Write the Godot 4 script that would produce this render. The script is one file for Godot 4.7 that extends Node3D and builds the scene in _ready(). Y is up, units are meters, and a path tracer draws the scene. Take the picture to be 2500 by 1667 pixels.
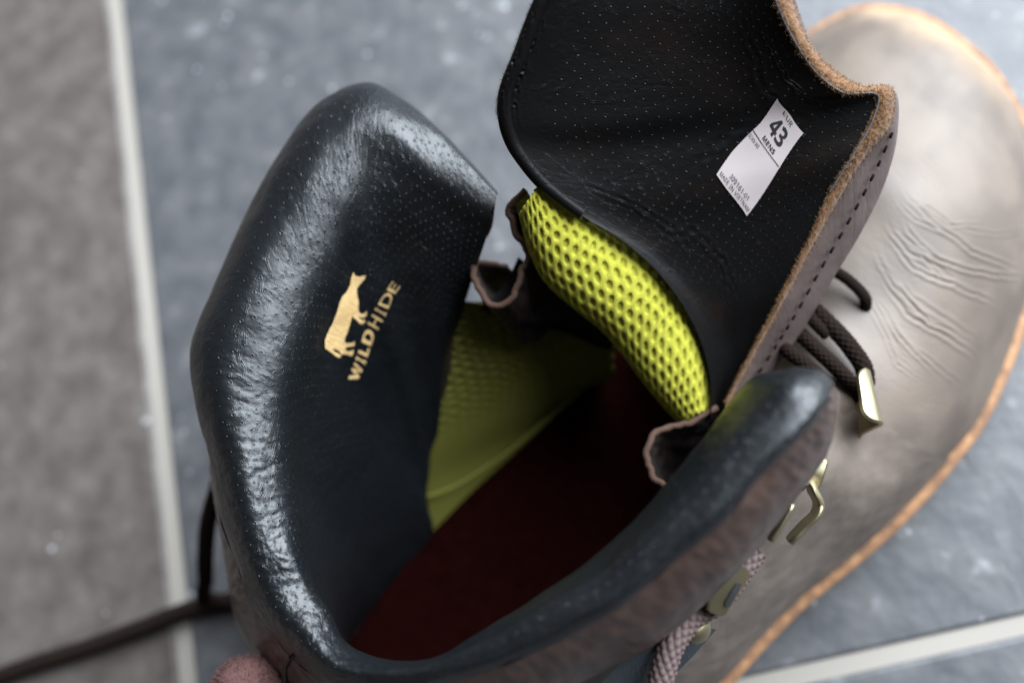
extends Node3D
# A worn brown leather boot seen from above, opened wide, on slate coloured floor tiles.
# Lengths in the tables are millimetres; MM turns them into metres. y is up, the floor is y = 0.

const MM := 0.001
const LINING := [
	[-81.4, 58, -60, -68.3, 82, -77.9, -59.8, 98, -85.4, -54.5, 108, -89.8, -51.7, 114, -94, -50.3, 114, -97.7, -51.5, 110, -101.4],
	[-83.1, 54, -49.8, -74.4, 83, -72.1, -71.9, 101, -85.3, -68.3, 113, -96.3, -65, 118.5, -103.3, -61.7, 117, -111.3, -63.7, 110, -116.4],
	[-87, 50, -42.4, -82.7, 80, -68.3, -81.8, 103, -86.6, -78.4, 119, -103.2, -75.9, 123, -114.6, -75.4, 116, -126.3, -78.1, 109, -131.7],
	[-88.8, 46, -36.1, -87.2, 78, -62.5, -87.4, 104, -81.7, -84.5, 121, -102.9, -83.6, 124, -118.1, -88.4, 114, -135.8, -91.6, 107, -140.2],
	[-90.7, 42, -31, -91.9, 76, -59.3, -91.8, 103, -77.4, -88.3, 122, -98, -90.6, 125, -113.4, -100.3, 115, -131.1, -104.1, 106, -135.4],
	[-91.1, 38, -25.9, -95.1, 74, -54.6, -94.2, 103, -71.4, -92.4, 121.5, -89, -96.6, 126, -100.7, -111.5, 116, -115.7, -115.4, 106, -119.4],
	[-90.8, 34, -20.6, -97.1, 72, -49.8, -97.5, 102, -65.8, -96.4, 121.5, -79.8, -102.4, 126.5, -89, -119.1, 117, -98.3, -123.8, 106, -102.1],
	[-93.5, 30, -16.7, -99.2, 71, -42.3, -101.1, 101, -55.3, -101.4, 122, -66.2, -109.4, 127.5, -71.8, -126.7, 118, -76.5, -132.2, 106, -79.4],
	[-98.1, 27, -12.7, -102.3, 69, -33.6, -103.4, 101, -45.9, -104.6, 122.5, -55.5, -113.2, 127.5, -58.6, -131.3, 118, -61.1, -136.9, 106, -63.4],
	[-103.2, 25, -7.1, -105.5, 67, -25.6, -105.4, 99, -35.8, -105.8, 121.5, -43.8, -113.4, 126.5, -44.7, -129.1, 117, -46.8, -134.3, 106, -48.4],
	[-108.7, 24, -1.5, -108.2, 66, -16.8, -106.2, 98, -25.4, -104.7, 119.5, -31.1, -110.3, 124.5, -31, -123.4, 116, -31.5, -129, 107, -32.2],
	[-113.1, 24, 4.1, -108.4, 66, -8.7, -104.8, 97, -15.3, -102.2, 117.5, -18.5, -107.3, 122.5, -17.7, -119.1, 115, -18, -124.3, 108, -18.1],
	[-117.5, 24, 9, -108.7, 66, -1.3, -102.3, 100, -6.5, -100.6, 119, -9.3, -105.7, 121, -8.8, -114.7, 114, -7.7, -119.6, 107, -7.3],
	[-120.9, 24, 13.1, -109, 66, 5.3, -99.7, 100, 1, -97, 117, -1.3, -101.3, 119, 1.1, -109.2, 112, 4.2, -113.5, 106, 5.1],
	[-122.6, 24, 16.3, -108.7, 66, 10.7, -97.2, 98, 7.3, -91.9, 116, 5, -94.1, 119, 7.6, -100.6, 113, 12, -104.6, 107, 13.3],
	[-121.7, 24, 19.3, -106.2, 66, 15.4, -94.9, 95, 13.2, -85.9, 117, 12.2, -85.3, 121, 15.1, -89.8, 116, 18.7, -93.5, 110, 20.2],
	[-106.9, 24, 27.2, -93, 66, 22.2, -82.5, 98, 17.9, -75.2, 120, 14.9, -72.8, 125, 16.9, -74.2, 122, 20.4, -76.6, 117, 22.7],
	[-80.4, 24, 26.7, -72.1, 66, 21.8, -67.1, 98, 17.2, -62.9, 122, 13.9, -58.5, 129, 14.6, -56.1, 129, 16.2, -55.3, 126, 17.7],
	[-64.7, 24, 22.5, -58.6, 66, 17.7, -55, 98, 12.5, -51.2, 125, 8.8, -45.6, 133, 10.3, -43, 133, 12, -42, 130, 13.4],
	[-47.8, 24, 15.7, -43.4, 66, 10.7, -41.6, 98, 4.9, -39.1, 127, 2, -33.8, 136, 4.3, -31.4, 136, 6.5, -30.6, 133, 8.3],
	[-31.1, 24, 6.5, -28.9, 66, 2.2, -28.5, 98, -2.6, -27.4, 129, -4.8, -22.5, 138, -1.3, -20.2, 139, 1.1, -19.3, 136, 2.5],
	[-12.8, 24, -8, -13.1, 66, -10.9, -14.8, 98, -14.7, -15.2, 131, -14.7, -11.2, 141, -9.9, -9.3, 141, -7.3, -8.5, 138, -6],
	[0, 24, -21.3, -2.6, 66, -22.4, -5.6, 98, -24.3, -7.6, 132, -22.8, -3.4, 142, -16.9, -0.7, 143, -13.9, 0.4, 140, -12.8],
	[13, 24, -36, 8.5, 66, -34.5, 3.7, 98, -33.9, 0.2, 133, -31.4, 4.6, 143, -25.7, 7.7, 144, -22.9, 9.1, 141, -22.1],
	[21.8, 24, -46.7, 16.7, 66, -43.2, 10.8, 98, -41.6, 5.8, 134, -37.5, 11.8, 143, -32.2, 15.1, 144, -29.4, 16.5, 141, -29],
	[28.8, 30, -56.5, 23.1, 66, -51.4, 16.8, 98, -47.8, 11, 134, -42.4, 16.3, 142, -38.2, 20.3, 142, -35.2, 21.7, 139, -35.1],
	[30.6, 40, -58.4, 25.8, 70, -54.1, 20.1, 98, -50, 14.7, 130, -44.6, 18.1, 137, -43.1, 22.1, 138, -41.6, 23.9, 136, -39.6],
	[29.8, 50, -56.9, 25.9, 75, -53.1, 21, 98, -49.7, 17, 120, -46.1, 19.5, 124, -44.8, 22.7, 127, -42.8, 24.4, 127, -40.9],
]

const LINING_OUT := -1.0

const QUARTER := [
	[-51.5, 110, -101.4, -52.5, 107.6, -97.6, -53.6, 105.3, -93.9, -60.4, 95.8, -90.9, -73.8, 81.3, -83.6, -45, 30.7, -84.8, -35.5, 18.5, -83.1],
	[-63.7, 110, -116.4, -65.8, 109.7, -108.1, -68, 109.4, -99.7, -72.8, 94.9, -93.1, -77.9, 79.2, -78.2, -52, 30.2, -79.7, -43.9, 18.5, -77.5],
	[-78.1, 109, -131.7, -79, 109.7, -120.7, -80, 110.3, -109.8, -84.6, 96.8, -93.9, -85.4, 75.3, -74.2, -59.8, 29.5, -74.8, -51.8, 18.5, -72.4],
	[-91.6, 107, -140.2, -90.7, 109.9, -124.1, -89.7, 112.7, -108, -93.1, 98.6, -87.9, -90.9, 73.7, -68.1, -68.4, 29.1, -69.6, -61.3, 18.5, -67.4],
	[-104.1, 106, -135.4, -100.1, 110.8, -118.8, -96.1, 115.5, -102.2, -99.3, 99.1, -82.7, -95.3, 71.6, -65, -77.4, 28.7, -64.4, -71.4, 18.5, -61.6],
	[-115.4, 106, -119.4, -108.1, 110.8, -106.2, -100.8, 115.6, -92.9, -102.8, 100.3, -75.8, -100.7, 70.5, -59.1, -86.7, 28.5, -58.6, -81.7, 18.5, -55.8],
	[-123.8, 106, -102.1, -114.6, 111.2, -92.7, -105.5, 116.4, -83.3, -106.3, 99.7, -69.8, -104, 69.4, -52.7, -95.5, 28.3, -52.7, -91.9, 18.5, -50.1],
	[-132.2, 106, -79.4, -121.5, 111.6, -74.3, -110.8, 117.2, -69.2, -110.5, 99.2, -58.2, -106.3, 68.7, -45, -104.2, 28.1, -45.8, -102, 18.5, -43.6],
	[-136.9, 106, -63.4, -125.7, 112, -60.5, -114.4, 117.9, -57.6, -113, 99.7, -48.2, -109.4, 67.1, -36.8, -113.1, 27.8, -38.3, -112.2, 18.5, -36.2],
	[-134.3, 106, -48.4, -125.3, 112.2, -46.3, -116.3, 118.3, -44.2, -115.3, 98.5, -37.2, -112.8, 65.7, -28.4, -122, 27.5, -30.7, -122.6, 18.5, -28.8],
	[-129, 107, -32.2, -136.1, 95, -32, -143.7, 80, -30.9, -148.7, 66, -32.6, -155.1, 48, -33.4, -153, 34, -33.3, -131.5, 18.5, -22.7],
	[-124.3, 108, -18.1, -130.4, 98, -17.5, -139, 82, -16.3, -146.4, 66, -16.7, -150.6, 48, -17.8, -151.7, 34, -17.2, -139.4, 18.5, -9],
	[-119.6, 107, -7.3, -127.1, 97, -6.8, -134.5, 84, -4.2, -143.4, 66, -3.3, -149.3, 48, -2.8, -152, 34, -1.5, -146.6, 18.5, 4],
	[-113.5, 106, 5.1, -122.1, 96, 7, -130.1, 84, 8.9, -139.3, 66, 10.8, -146.5, 48, 12, -151.5, 34, 13.7, -152.2, 18.5, 18.4],
	[-104.6, 107, 13.3, -113.2, 97, 16.4, -121.7, 84, 18.5, -130.1, 66, 21.7, -137.1, 48, 24.5, -142.7, 34, 27, -144.3, 18.5, 29.8],
	[-93.5, 110, 20.2, -100.2, 100, 23.8, -107.6, 86, 27.3, -115.8, 66, 31.7, -122.5, 48, 35.3, -126.8, 34, 39, -126.8, 18.5, 41.8],
	[-76.6, 117, 22.7, -80.3, 108, 26.4, -85.5, 94, 30.9, -91.3, 76, 35.5, -96.7, 56, 40.7, -101.1, 40, 44.9, -104.6, 18.5, 51.2],
	[-55.3, 126, 17.7, -53.3, 120, 21.5, -55.3, 104, 26.9, -59.1, 90, 28.7, -62.3, 68, 36.8, -65.6, 44, 44.9, -67.7, 18.5, 51.6],
	[-42, 130, 13.4, -39.8, 123, 17.5, -40.4, 107, 22.6, -43.4, 92, 24.1, -43, 70, 31.7, -42.2, 46, 39.2, -42.1, 18.5, 46.4],
	[-30.6, 133, 8.3, -28.4, 125, 12.2, -27.8, 108, 17.2, -30.3, 94, 17.8, -27.8, 72, 24.8, -23.5, 46, 31.8, -19.4, 18.5, 37.1],
	[-19.3, 136, 2.5, -16.2, 128, 6, -13.9, 113, 9.9, -16.7, 94, 9.8, -13, 72, 16.1, -7.4, 46, 23.4, -2.9, 18.5, 27.3],
	[-8.5, 138, -6, -4.9, 131, -2.4, -2.1, 116, 0.5, -4.5, 95, 0.4, -0.9, 72, 6.4, 4.6, 46, 12.8, 8.3, 18.5, 16],
	[0.4, 140, -12.8, 4.2, 133, -10.2, 8.5, 118, -9.7, 6.7, 95, -10.5, 11.3, 72, -5.5, 18, 46, 0.5, 22.7, 18.5, 2.5],
	[9.1, 141, -22.1, 12.6, 134, -20.1, 17.5, 119, -20.7, 16, 95, -22, 21.9, 73, -17.4, 30, 47, -11.3, 37.2, 18.5, -8.7],
	[16.5, 141, -29, 19.2, 134, -27.8, 23.5, 120, -28.5, 22.3, 95, -32.2, 30.1, 75, -27.6, 41, 50, -21.1, 50.8, 18.5, -19.8],
	[21.7, 139, -35.1, 23.6, 133, -34.9, 25.7, 122, -35.7, 26.7, 84, -41.9, 35.3, 70, -36.6, 50, 50, -31.1, 63.3, 18.5, -31.7],
	[23.9, 136, -39.6, 25, 131, -39.7, 26.2, 124, -40.3, 29.7, 76, -47.9, 40.3, 68, -46, 56, 50, -38.9, 71.1, 18.5, -40.3],
]

const QUARTER_OUT := -1.0

const VAMP := [
	[105.9, 18.5, -155.6, 102.2, 18.5, -167.3, 97.7, 18.5, -176.8, 92.6, 18.5, -183.7, 85.7, 18.5, -192, 79, 18.5, -197.4, 70.5, 18.5, -201.1],
	[108.5, 18.5, -143.8, 99.3, 35, -149.8, 90.8, 43, -154.2, 83.5, 45, -160.2, 75.6, 44, -167.7, 68.3, 40, -177.4, 61.4, 18.5, -202.6],
	[109.6, 18.5, -129.1, 97.8, 39, -133.3, 86.3, 49, -138.7, 76.3, 52, -144.5, 66.5, 50, -153.8, 56.4, 42, -170.4, 50.7, 18.5, -198.9],
	[108, 18.5, -114.4, 93.6, 43, -115.1, 79.9, 55, -119.4, 67.7, 59, -125.8, 56.2, 56, -137.4, 45.2, 46, -156.7, 38.6, 18.5, -191.4],
	[104.1, 18.5, -100.2, 87.6, 47, -97.2, 72.3, 61, -99.8, 58.1, 67, -106.5, 46.1, 63, -120.6, 33.1, 50, -143.5, 28.5, 18.5, -175.3],
	[97.9, 18.5, -84.8, 80.3, 49, -81, 64.5, 62, -84.4, 50, 66, -93.2, 36.5, 62, -108.2, 21.2, 54, -129.2, 16.6, 18.5, -156.7],
	[88.1, 18.5, -64.3, 71.6, 48, -62.4, 55.8, 62, -67.3, 41.6, 66, -78.4, 26.8, 62, -94, 13.3, 58, -110.7, 4.7, 18.5, -137.3],
	[80, 18.5, -50.5, 63.1, 49, -49.3, 48, 64, -55.5, 35.3, 69, -64.1, 21.9, 62, -77.1, 0.8, 60, -95.6, -9.9, 18.5, -120.3],
	[71.1, 17.7, -40.3, 56, 49.2, -38.9, 40.3, 67.2, -46, 29.7, 75.2, -47.9, 19.2, 64, -60.1, -7.7, 58, -80.4, -22.8, 18.5, -101.8],
	[63.3, 17, -31.7, 50, 48, -31.1, 35.3, 67.5, -36.6, 26.7, 80, -41.9, 15.2, 60, -56.1, -11.7, 54, -76.4, -26.8, 18.5, -97.8],
]

const VAMP_OUT := -1.0

const RING := [-37.8, 18, -85.1, -45.6, 18, -80, -53.4, 18, -75, -62.7, 18, -70, -72.9, 18, -64.2, -83.2, 18, -58.4, -93.4, 18, -52.6, -103.7, 18, -46, -114, 18, -38.7, -124.3, 18, -31.3, -133.8, 18, -24.6, -142, 18, -10.5, -149.4, 18, 2.8, -155.2, 18, 18.7, -146.4, 18, 31.9, -128.3, 18, 44.4, -105.1, 18, 54.2, -67.5, 18, 54.6, -41.2, 18, 49.3, -18.1, 18, 39.8, -1.1, 18, 29.7, 10.4, 18, 18.2, 24.6, 18, 4.8, 39, 18, -6.3, 52.8, 18, -17.5, 65.5, 18, -29.6, 73.4, 18, -38.4, 82.2, 18, -48.9, 90.5, 18, -63, 100.4, 18, -83.7, 106.7, 18, -99.3, 110.7, 18, -113.9, 112.3, 18, -129.1, 111.2, 18, -144.2, 108.5, 18, -156.3, 104.8, 18, -168.2, 100.1, 18, -178.2, 94.7, 18, -185.3, 87.6, 18, -194, 80.3, 18, -199.7, 71.3, 18, -203.7, 61.1, 18, -205.3, 49.5, 18, -201.3, 36.7, 18, -193.3, 26.3, 18, -176.8, 14.3, 18, -158.1, 2.5, 18, -138.9, -12, 18, -121.9, -25, 18, -103.4]

const PANEL := [
	[-31.3, 103, 22.8, -25.9, 98, 24.1, -20, 88, 28.9],
	[-23.5, 104, 15.6, -19.1, 99, 16.8, -14.5, 88, 21],
	[-17, 104, 10.8, -13.2, 99, 11.7, -8, 88, 14.8],
	[-10, 103, 6.1, -6.8, 98, 7.2, -2, 88, 8.5],
]

const TONGUE := [
	[-22.2, 155, -138.6, -11.2, 148.6, -141.7, 1.1, 144.5, -142.8, 11.6, 143.5, -141.7, 16.5, 145.8, -138.9],
	[-31.7, 149.8, -128.1, -19.1, 142.8, -130.2, -2.7, 137.8, -131.1, 10.9, 136.1, -130.2, 18.8, 137.8, -127.7],
	[-38.4, 143.3, -118.5, -24.4, 136, -120.6, -6.5, 130.9, -122.5, 10.5, 128.7, -122.6, 23.8, 129.3, -120.3],
	[-43.2, 138, -111, -28.5, 130.2, -111.9, -8.3, 124.6, -114.2, 11.3, 122.6, -116.9, 27.9, 123.1, -116.9],
	[-43.9, 135.1, -107.7, -29.1, 127, -107.9, -7.6, 121.4, -110.7, 14.2, 119, -114, 33.6, 118.7, -113.5],
	[-43.1, 130.6, -103.7, -28.8, 122.7, -104.3, -6.9, 117.1, -107.6, 18.2, 113.9, -110.5, 42.8, 113.5, -113.7],
	[-40.9, 126.9, -100.1, -26.8, 118.9, -100.1, -5.2, 113.3, -102.9, 19.1, 110.4, -106.3, 40.8, 110.5, -108.9],
	[-37.8, 123, -96.4, -23.6, 114.9, -95.8, -3.5, 109.2, -97.5, 19.9, 106.5, -101, 36.9, 107.5, -102.8],
	[-29.1, 115.1, -90.4, -16.5, 107.2, -89.6, 1.3, 102.1, -91.2, 19.7, 100.3, -93.8, 31.8, 102.5, -96.3],
	[-18.3, 106.8, -84.6, -9.1, 99.3, -82.5, 4, 94.9, -83.1, 17.2, 94, -84.7, 26.6, 96.6, -86.4],
	[-8.4, 97.6, -75.4, -2.1, 91, -74.1, 5.7, 87.5, -73.5, 13.5, 87.5, -74.1, 20.4, 90.8, -76.1],
	[-2.6, 89.3, -65.7, 1.8, 83.4, -65.3, 6.3, 80.6, -64.6, 10.6, 81.5, -65.7, 15.3, 85.3, -67.9],
	[0.2, 81.9, -53.3, 2.4, 76.7, -53.7, 4.3, 75, -54.6, 6.7, 76.6, -56.5, 9, 80.7, -57.8],
	[-0.3, 77.5, -44.8, 0.8, 72.8, -46.2, 2, 71.4, -47.6, 3, 73, -48.5, 4, 77.3, -49.4],
]

const TONGUE_OUT := 1.0

const TONGUE_LIP := [-21.7, 155.1, -138.4, -31.2, 150, -127.9, -37.9, 143.5, -118.3, -42.7, 138.2, -110.9, -43.4, 135.2, -107.5, -42.7, 130.7, -103.5, -40.5, 127.1, -100, -37.3, 123.2, -96.3, -28.7, 115.3, -90.3]

const GPANEL := [
	[-49.1, 94.5, -88.3, -42.1, 90.3, -82.9, -34.1, 84.1, -74.9, -25.6, 76.7, -67],
	[-53.2, 92.5, -81.7, -46.3, 87.7, -77.8, -36.3, 82, -73.1, -27.1, 74.8, -66.3],
	[-59.2, 93, -75.1, -51.3, 87.2, -72.2, -38.4, 80.9, -71.4, -29.1, 73.2, -66.8],
	[-63.1, 78.3, -80, -54.6, 72.3, -76.8, -40.8, 65.7, -76, -30.7, 59.7, -70.5],
]

const SUEDE := [
	[16.5, 145.7, -139, 17.2, 146, -138.6, 18.6, 145.4, -138.8, 20.6, 142.6, -140.8, 20.8, 141.5, -141.7],
	[18.8, 137.7, -127.7, 19.6, 138, -127.4, 21, 137.4, -127.6, 23.2, 134.4, -129.4, 23.4, 133.3, -130.1],
	[23.8, 129.2, -120.3, 24.5, 129.5, -120.1, 25.7, 128.9, -120.3, 27.7, 126, -122, 27.9, 124.9, -122.7],
	[27.9, 123, -117, 28.7, 123.3, -116.8, 30.2, 122.8, -117.2, 32.6, 119.8, -119.1, 32.8, 118.7, -119.8],
	[33.6, 118.6, -113.5, 34.5, 119, -113.6, 36.3, 118.5, -114.3, 39, 115.5, -116.6, 39.3, 114.4, -117.2],
	[42.8, 113.4, -113.7, 43.5, 113.8, -113.9, 44.9, 113.5, -114.8, 47.3, 110.7, -117.2, 47.5, 109.5, -117.9],
	[40.8, 110.4, -109, 41.8, 110.6, -108.8, 43.8, 110, -109.1, 46.9, 106.8, -110.8, 47.2, 105.6, -111.4],
	[36.9, 107.4, -102.8, 37.5, 107.7, -102.5, 38.7, 107.1, -102.5, 40.7, 104, -103.6, 41.1, 102.8, -104.1],
	[31.8, 102.4, -96.4, 32.1, 102.7, -95.6, 32.7, 102, -94.6, 33.8, 98.7, -94.5, 34.2, 97.4, -95],
	[26.6, 96.5, -86.4, 26.5, 96.8, -85.5, 26.5, 96.1, -84.3, 26.7, 92.9, -83.7, 27, 91.7, -84.1],
	[20.4, 90.7, -76.1, 20.2, 91, -75.2, 20, 90.4, -73.9, 19.9, 87.2, -73, 20.1, 85.9, -73.4],
	[15.3, 85.2, -67.9, 15.1, 85.6, -67, 14.7, 85, -65.8, 14.4, 81.8, -64.9, 14.6, 80.6, -65.2],
	[9, 80.6, -57.9, 8.9, 81, -57.3, 8.8, 80.5, -56.6, 8.8, 77.4, -56.2, 9, 76.2, -56.5],
	[4, 77.2, -49.4, 4, 77.6, -49, 3.9, 77.2, -48.6, 3.9, 74.2, -48.5, 4, 72.9, -48.7],
]

const TONGUE_BACK := [
	[20.6, 142.4, -141, 21.3, 140.4, -142.4, 22.3, 136.3, -145.6, 12, 136.9, -147, 1.2, 139.3, -147, -11.5, 144.8, -144.9, -21.7, 151.4, -141.4],
	[23.2, 134.3, -129.5, 23.9, 132.3, -130.8, 24.8, 128.1, -133.7, 11.3, 129.3, -134.9, -2.7, 132.5, -134.9, -19.6, 139, -133, -31.3, 146.2, -130.6],
	[27.8, 125.8, -122.1, 28.3, 123.8, -123.4, 29.2, 119.6, -126, 10.9, 121.8, -126.9, -6.6, 125.5, -125.9, -24.9, 132, -123.2, -38.1, 139.7, -120.8],
	[32.6, 119.6, -119.2, 33.3, 117.6, -120.3, 34.2, 113.2, -122.6, 11.6, 115.7, -121, -8.5, 119.2, -117.4, -29.1, 126.2, -114.3, -43, 134.3, -113.2],
	[39.1, 115.3, -116.7, 39.8, 113.2, -117.7, 41, 108.8, -120, 14.7, 112, -117.9, -7.8, 115.9, -113.8, -29.7, 123, -110.2, -43.7, 131.3, -109.7],
	[47.3, 110.5, -117.3, 48.1, 108.3, -118.2, 49.5, 103.8, -120.4, 18.8, 106.8, -114.2, -7.1, 111.6, -110.5, -29.4, 118.7, -106.5, -42.9, 126.8, -105.6],
	[46.9, 106.6, -110.9, 48.2, 104.1, -110.9, 50, 99.2, -112.1, 19.7, 103.3, -109.9, -5.4, 107.7, -105.6, -27.3, 114.8, -102.1, -40.6, 123.1, -101.9],
	[40.7, 103.8, -103.7, 43.7, 100.5, -102.5, 47.3, 94.9, -102.3, 20.6, 99.4, -104.4, -3.6, 103.6, -100.1, -24.1, 110.7, -97.7, -37.4, 119.2, -98.2],
	[33.9, 98.5, -94.6, 37.2, 94.8, -92, 40.9, 88.7, -90.4, 20.4, 93, -96.9, 1.3, 96.4, -93.6, -16.8, 103, -91.4, -28.6, 111.2, -92],
	[26.7, 92.7, -83.7, 29.6, 89.1, -81, 33, 83, -79.1, 17.8, 86.6, -87.4, 4.1, 89.1, -85.2, -9.3, 95, -84.1, -17.6, 102.8, -86.1],
	[19.9, 87, -73, 22.7, 83.4, -70.6, 25.9, 77.3, -68.8, 13.9, 80.1, -76.5, 5.8, 81.6, -75.3, -2.1, 86.7, -75.5, -7.5, 93.5, -76.7],
	[14.4, 81.6, -64.9, 17, 78.2, -62.8, 19.8, 72.3, -61.2, 11, 74, -67.7, 6.4, 74.6, -66.2, 1.8, 79, -66.6, -1.5, 85.1, -66.9],
	[8.8, 77.2, -56.2, 11, 74.1, -54.8, 13.3, 68.5, -53.9, 6.9, 69.1, -58.3, 4.4, 69, -56, 2.5, 72.2, -54.7, 1.3, 77.7, -54.2],
	[3.9, 74, -48.5, 5.2, 71.2, -47.7, 6.5, 66, -47.2, 3.1, 65.4, -50, 2.1, 65.3, -48.8, 0.8, 68.3, -47.1, 0.9, 73.2, -45.5],
]

const EDGE_LINE := [17, 146, -138.6, 19.4, 138, -127.4, 24.3, 129.5, -120.1, 28.5, 123.4, -116.8, 34.3, 119, -113.6, 43.3, 113.9, -113.9, 41.6, 110.7, -108.8, 37.3, 107.7, -102.5, 31.8, 102.7, -95.6]

const SEAM := [48.1, 104.9, -110.3, 43.8, 101.3, -101.8, 37.3, 95.5, -91.3, 29.8, 89.8, -80.4, 22.9, 84.1, -70, 17.2, 79, -62.3, 11.2, 74.9, -54.4]

const MESH := [
	[-37.7, 116.7, -100.3, -38.1, 119.9, -97.3, -39.5, 121.8, -93.9, -42, 120, -91.8, -44.7, 113.9, -92.7, -45.8, 106.8, -96.5, -45.8, 97.1, -103.7],
	[-32.2, 112.1, -96.1, -33.3, 115.4, -92.6, -36, 117.3, -88.1, -39.8, 115.3, -84.7, -43.2, 109.1, -84.5, -44, 101.9, -88.3, -42.6, 92.2, -96.3],
	[-25.1, 106.3, -92.6, -26.9, 109.7, -88.7, -30.9, 111.6, -83.4, -36.1, 109.6, -78.9, -40.3, 103.4, -77.8, -40.6, 96, -81.6, -37.8, 86.1, -90.2],
	[-18, 100.4, -88.7, -20.1, 103.7, -84.6, -24.4, 105.6, -78.9, -29.8, 103.6, -73.8, -34.1, 97.2, -72.2, -34.1, 89.7, -75.9, -30.6, 79.8, -84.7],
	[-11.6, 95.3, -83.3, -13.8, 98.7, -79.4, -18.1, 100.6, -73.8, -23.4, 98.6, -68.7, -27.4, 92.1, -67.1, -27.2, 84.5, -70.5, -23.5, 74.4, -79],
	[-6.3, 89.2, -77.3, -8.6, 92.6, -73.5, -12.9, 94.6, -68, -18.1, 92.5, -62.8, -22, 85.9, -61, -21.6, 78.2, -64.2, -17.7, 68, -72.3],
	[-2, 83.8, -69.4, -4.3, 87.4, -66, -8.6, 89.5, -60.9, -13.7, 87.5, -56.2, -17.3, 80.9, -54.4, -16.8, 73.1, -57.3, -12.8, 62.6, -64.7],
	[0.5, 78.5, -60.2, -1.6, 82.2, -57.5, -5.5, 84.6, -53.7, -10, 82.8, -50.3, -13.2, 76.3, -49.3, -12.7, 68.4, -51.7, -8.9, 57.5, -57.5],
	[1.1, 72.1, -49.4, -0.5, 76, -47.9, -3.3, 78.7, -46, -6.6, 77.3, -44.7, -9, 70.9, -44.8, -8.6, 62.8, -46.6, -5.8, 51.5, -50.2],
]

const MESH_OUT := -1.0

const GREEN := [
	[-70, 84, -80.7, -53.8, 79, -79.8, -39.7, 72, -80.3, -25.1, 66, -79.1],
	[-75.7, 68, -64.2, -60.3, 62, -67.6, -45.3, 56, -68.2, -28.6, 50, -68.8],
	[-87.6, 52, -44.8, -72.5, 46, -50.8, -55.3, 40, -58.3, -30.2, 36, -66.5],
	[-96.5, 40, -30, -84.4, 34, -36, -63.3, 30, -50.3, -33.9, 28, -71.5],
	[-92.7, 25.5, -18.6, -80.9, 25, -29.7, -58.4, 25, -50.2, -32.7, 25, -75.2],
]

const GREEN_OUT := 1.0

const INSOLE := [
	[-130.5, 28, 23.3, -114.2, 24, 32.7, -84, 26, 36.9],
	[-123.6, 27, 17.8, -98.6, 22.5, 21.8, -62.9, 26, 27.5],
	[-110.6, 27, 1.5, -81.2, 22, 5.4, -35.1, 26, 11.6],
	[-93, 27, -20.1, -57.7, 22, -16, -4.6, 26, -10.6],
	[-70.7, 27, -46.4, -33.9, 23, -41.7, 23.4, 26, -35.4],
	[-42.9, 26, -77.1, 3, 24, -70.5, 49.5, 25, -63.5],
	[-9.1, 25, -112.5, 33.2, 24, -103.1, 79, 24, -95],
	[38.1, 24, -162.2, 64.8, 24, -145.7, 90.5, 24, -134.8],
]

const GREEN_SEAM := [-95.3, 40.5, -28.5, -83.7, 36.5, -33.1, -71.2, 34, -41, -56.8, 33, -51.7, -42.1, 33, -63.4]

const GUSSET_A := [
	[-42.4, 116.9, -97.4, -41.1, 103.2, -96.1, -39.4, 90.9, -94.4],
	[-45.8, 114.9, -95.4, -44.4, 101.2, -94.1, -42.8, 88.9, -92.4],
	[-47.6, 112.6, -93.3, -46.3, 98.9, -91.9, -44.6, 86.6, -90.3],
	[-47.2, 110.9, -91.3, -45.9, 97.2, -89.9, -44.2, 84.9, -88.3],
	[-45.8, 108.8, -88.7, -44.4, 95.1, -87.3, -42.8, 82.8, -85.7],
	[-44.3, 106.7, -86.3, -42.9, 93, -85, -41.3, 80.7, -83.3],
	[-44.2, 104.8, -83.4, -42.9, 91.1, -82.1, -41.2, 78.8, -80.4],
	[-45.9, 103.2, -80.3, -44.6, 89.5, -78.9, -42.9, 77.2, -77.3],
	[-47.5, 101.7, -77.6, -46.2, 88, -76.2, -44.5, 75.7, -74.6],
	[-49.6, 100.3, -74.7, -48.3, 86.6, -73.3, -46.6, 74.3, -71.7],
	[-52.4, 99.5, -73.4, -51.1, 85.8, -72.1, -49.4, 73.5, -70.4],
	[-55.2, 99.1, -73.3, -53.9, 85.4, -72, -52.2, 73.1, -70.3],
	[-57.7, 99.3, -75.9, -56.4, 85.6, -74.5, -54.7, 73.3, -72.9],
	[-59.1, 99.7, -80, -57.7, 86, -78.6, -56.1, 73.7, -77],
	[-60.9, 99, -83.6, -59.5, 85.3, -82.2, -57.9, 73, -80.6],
	[-60.6, 96.5, -86.1, -59.3, 82.8, -84.8, -57.6, 70.5, -83.1],
	[-57.1, 93.9, -87.3, -55.8, 80.2, -85.9, -54.1, 67.9, -84.3],
	[-53, 90.8, -87.2, -51.7, 77.1, -85.8, -50, 64.8, -84.2],
]

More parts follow.
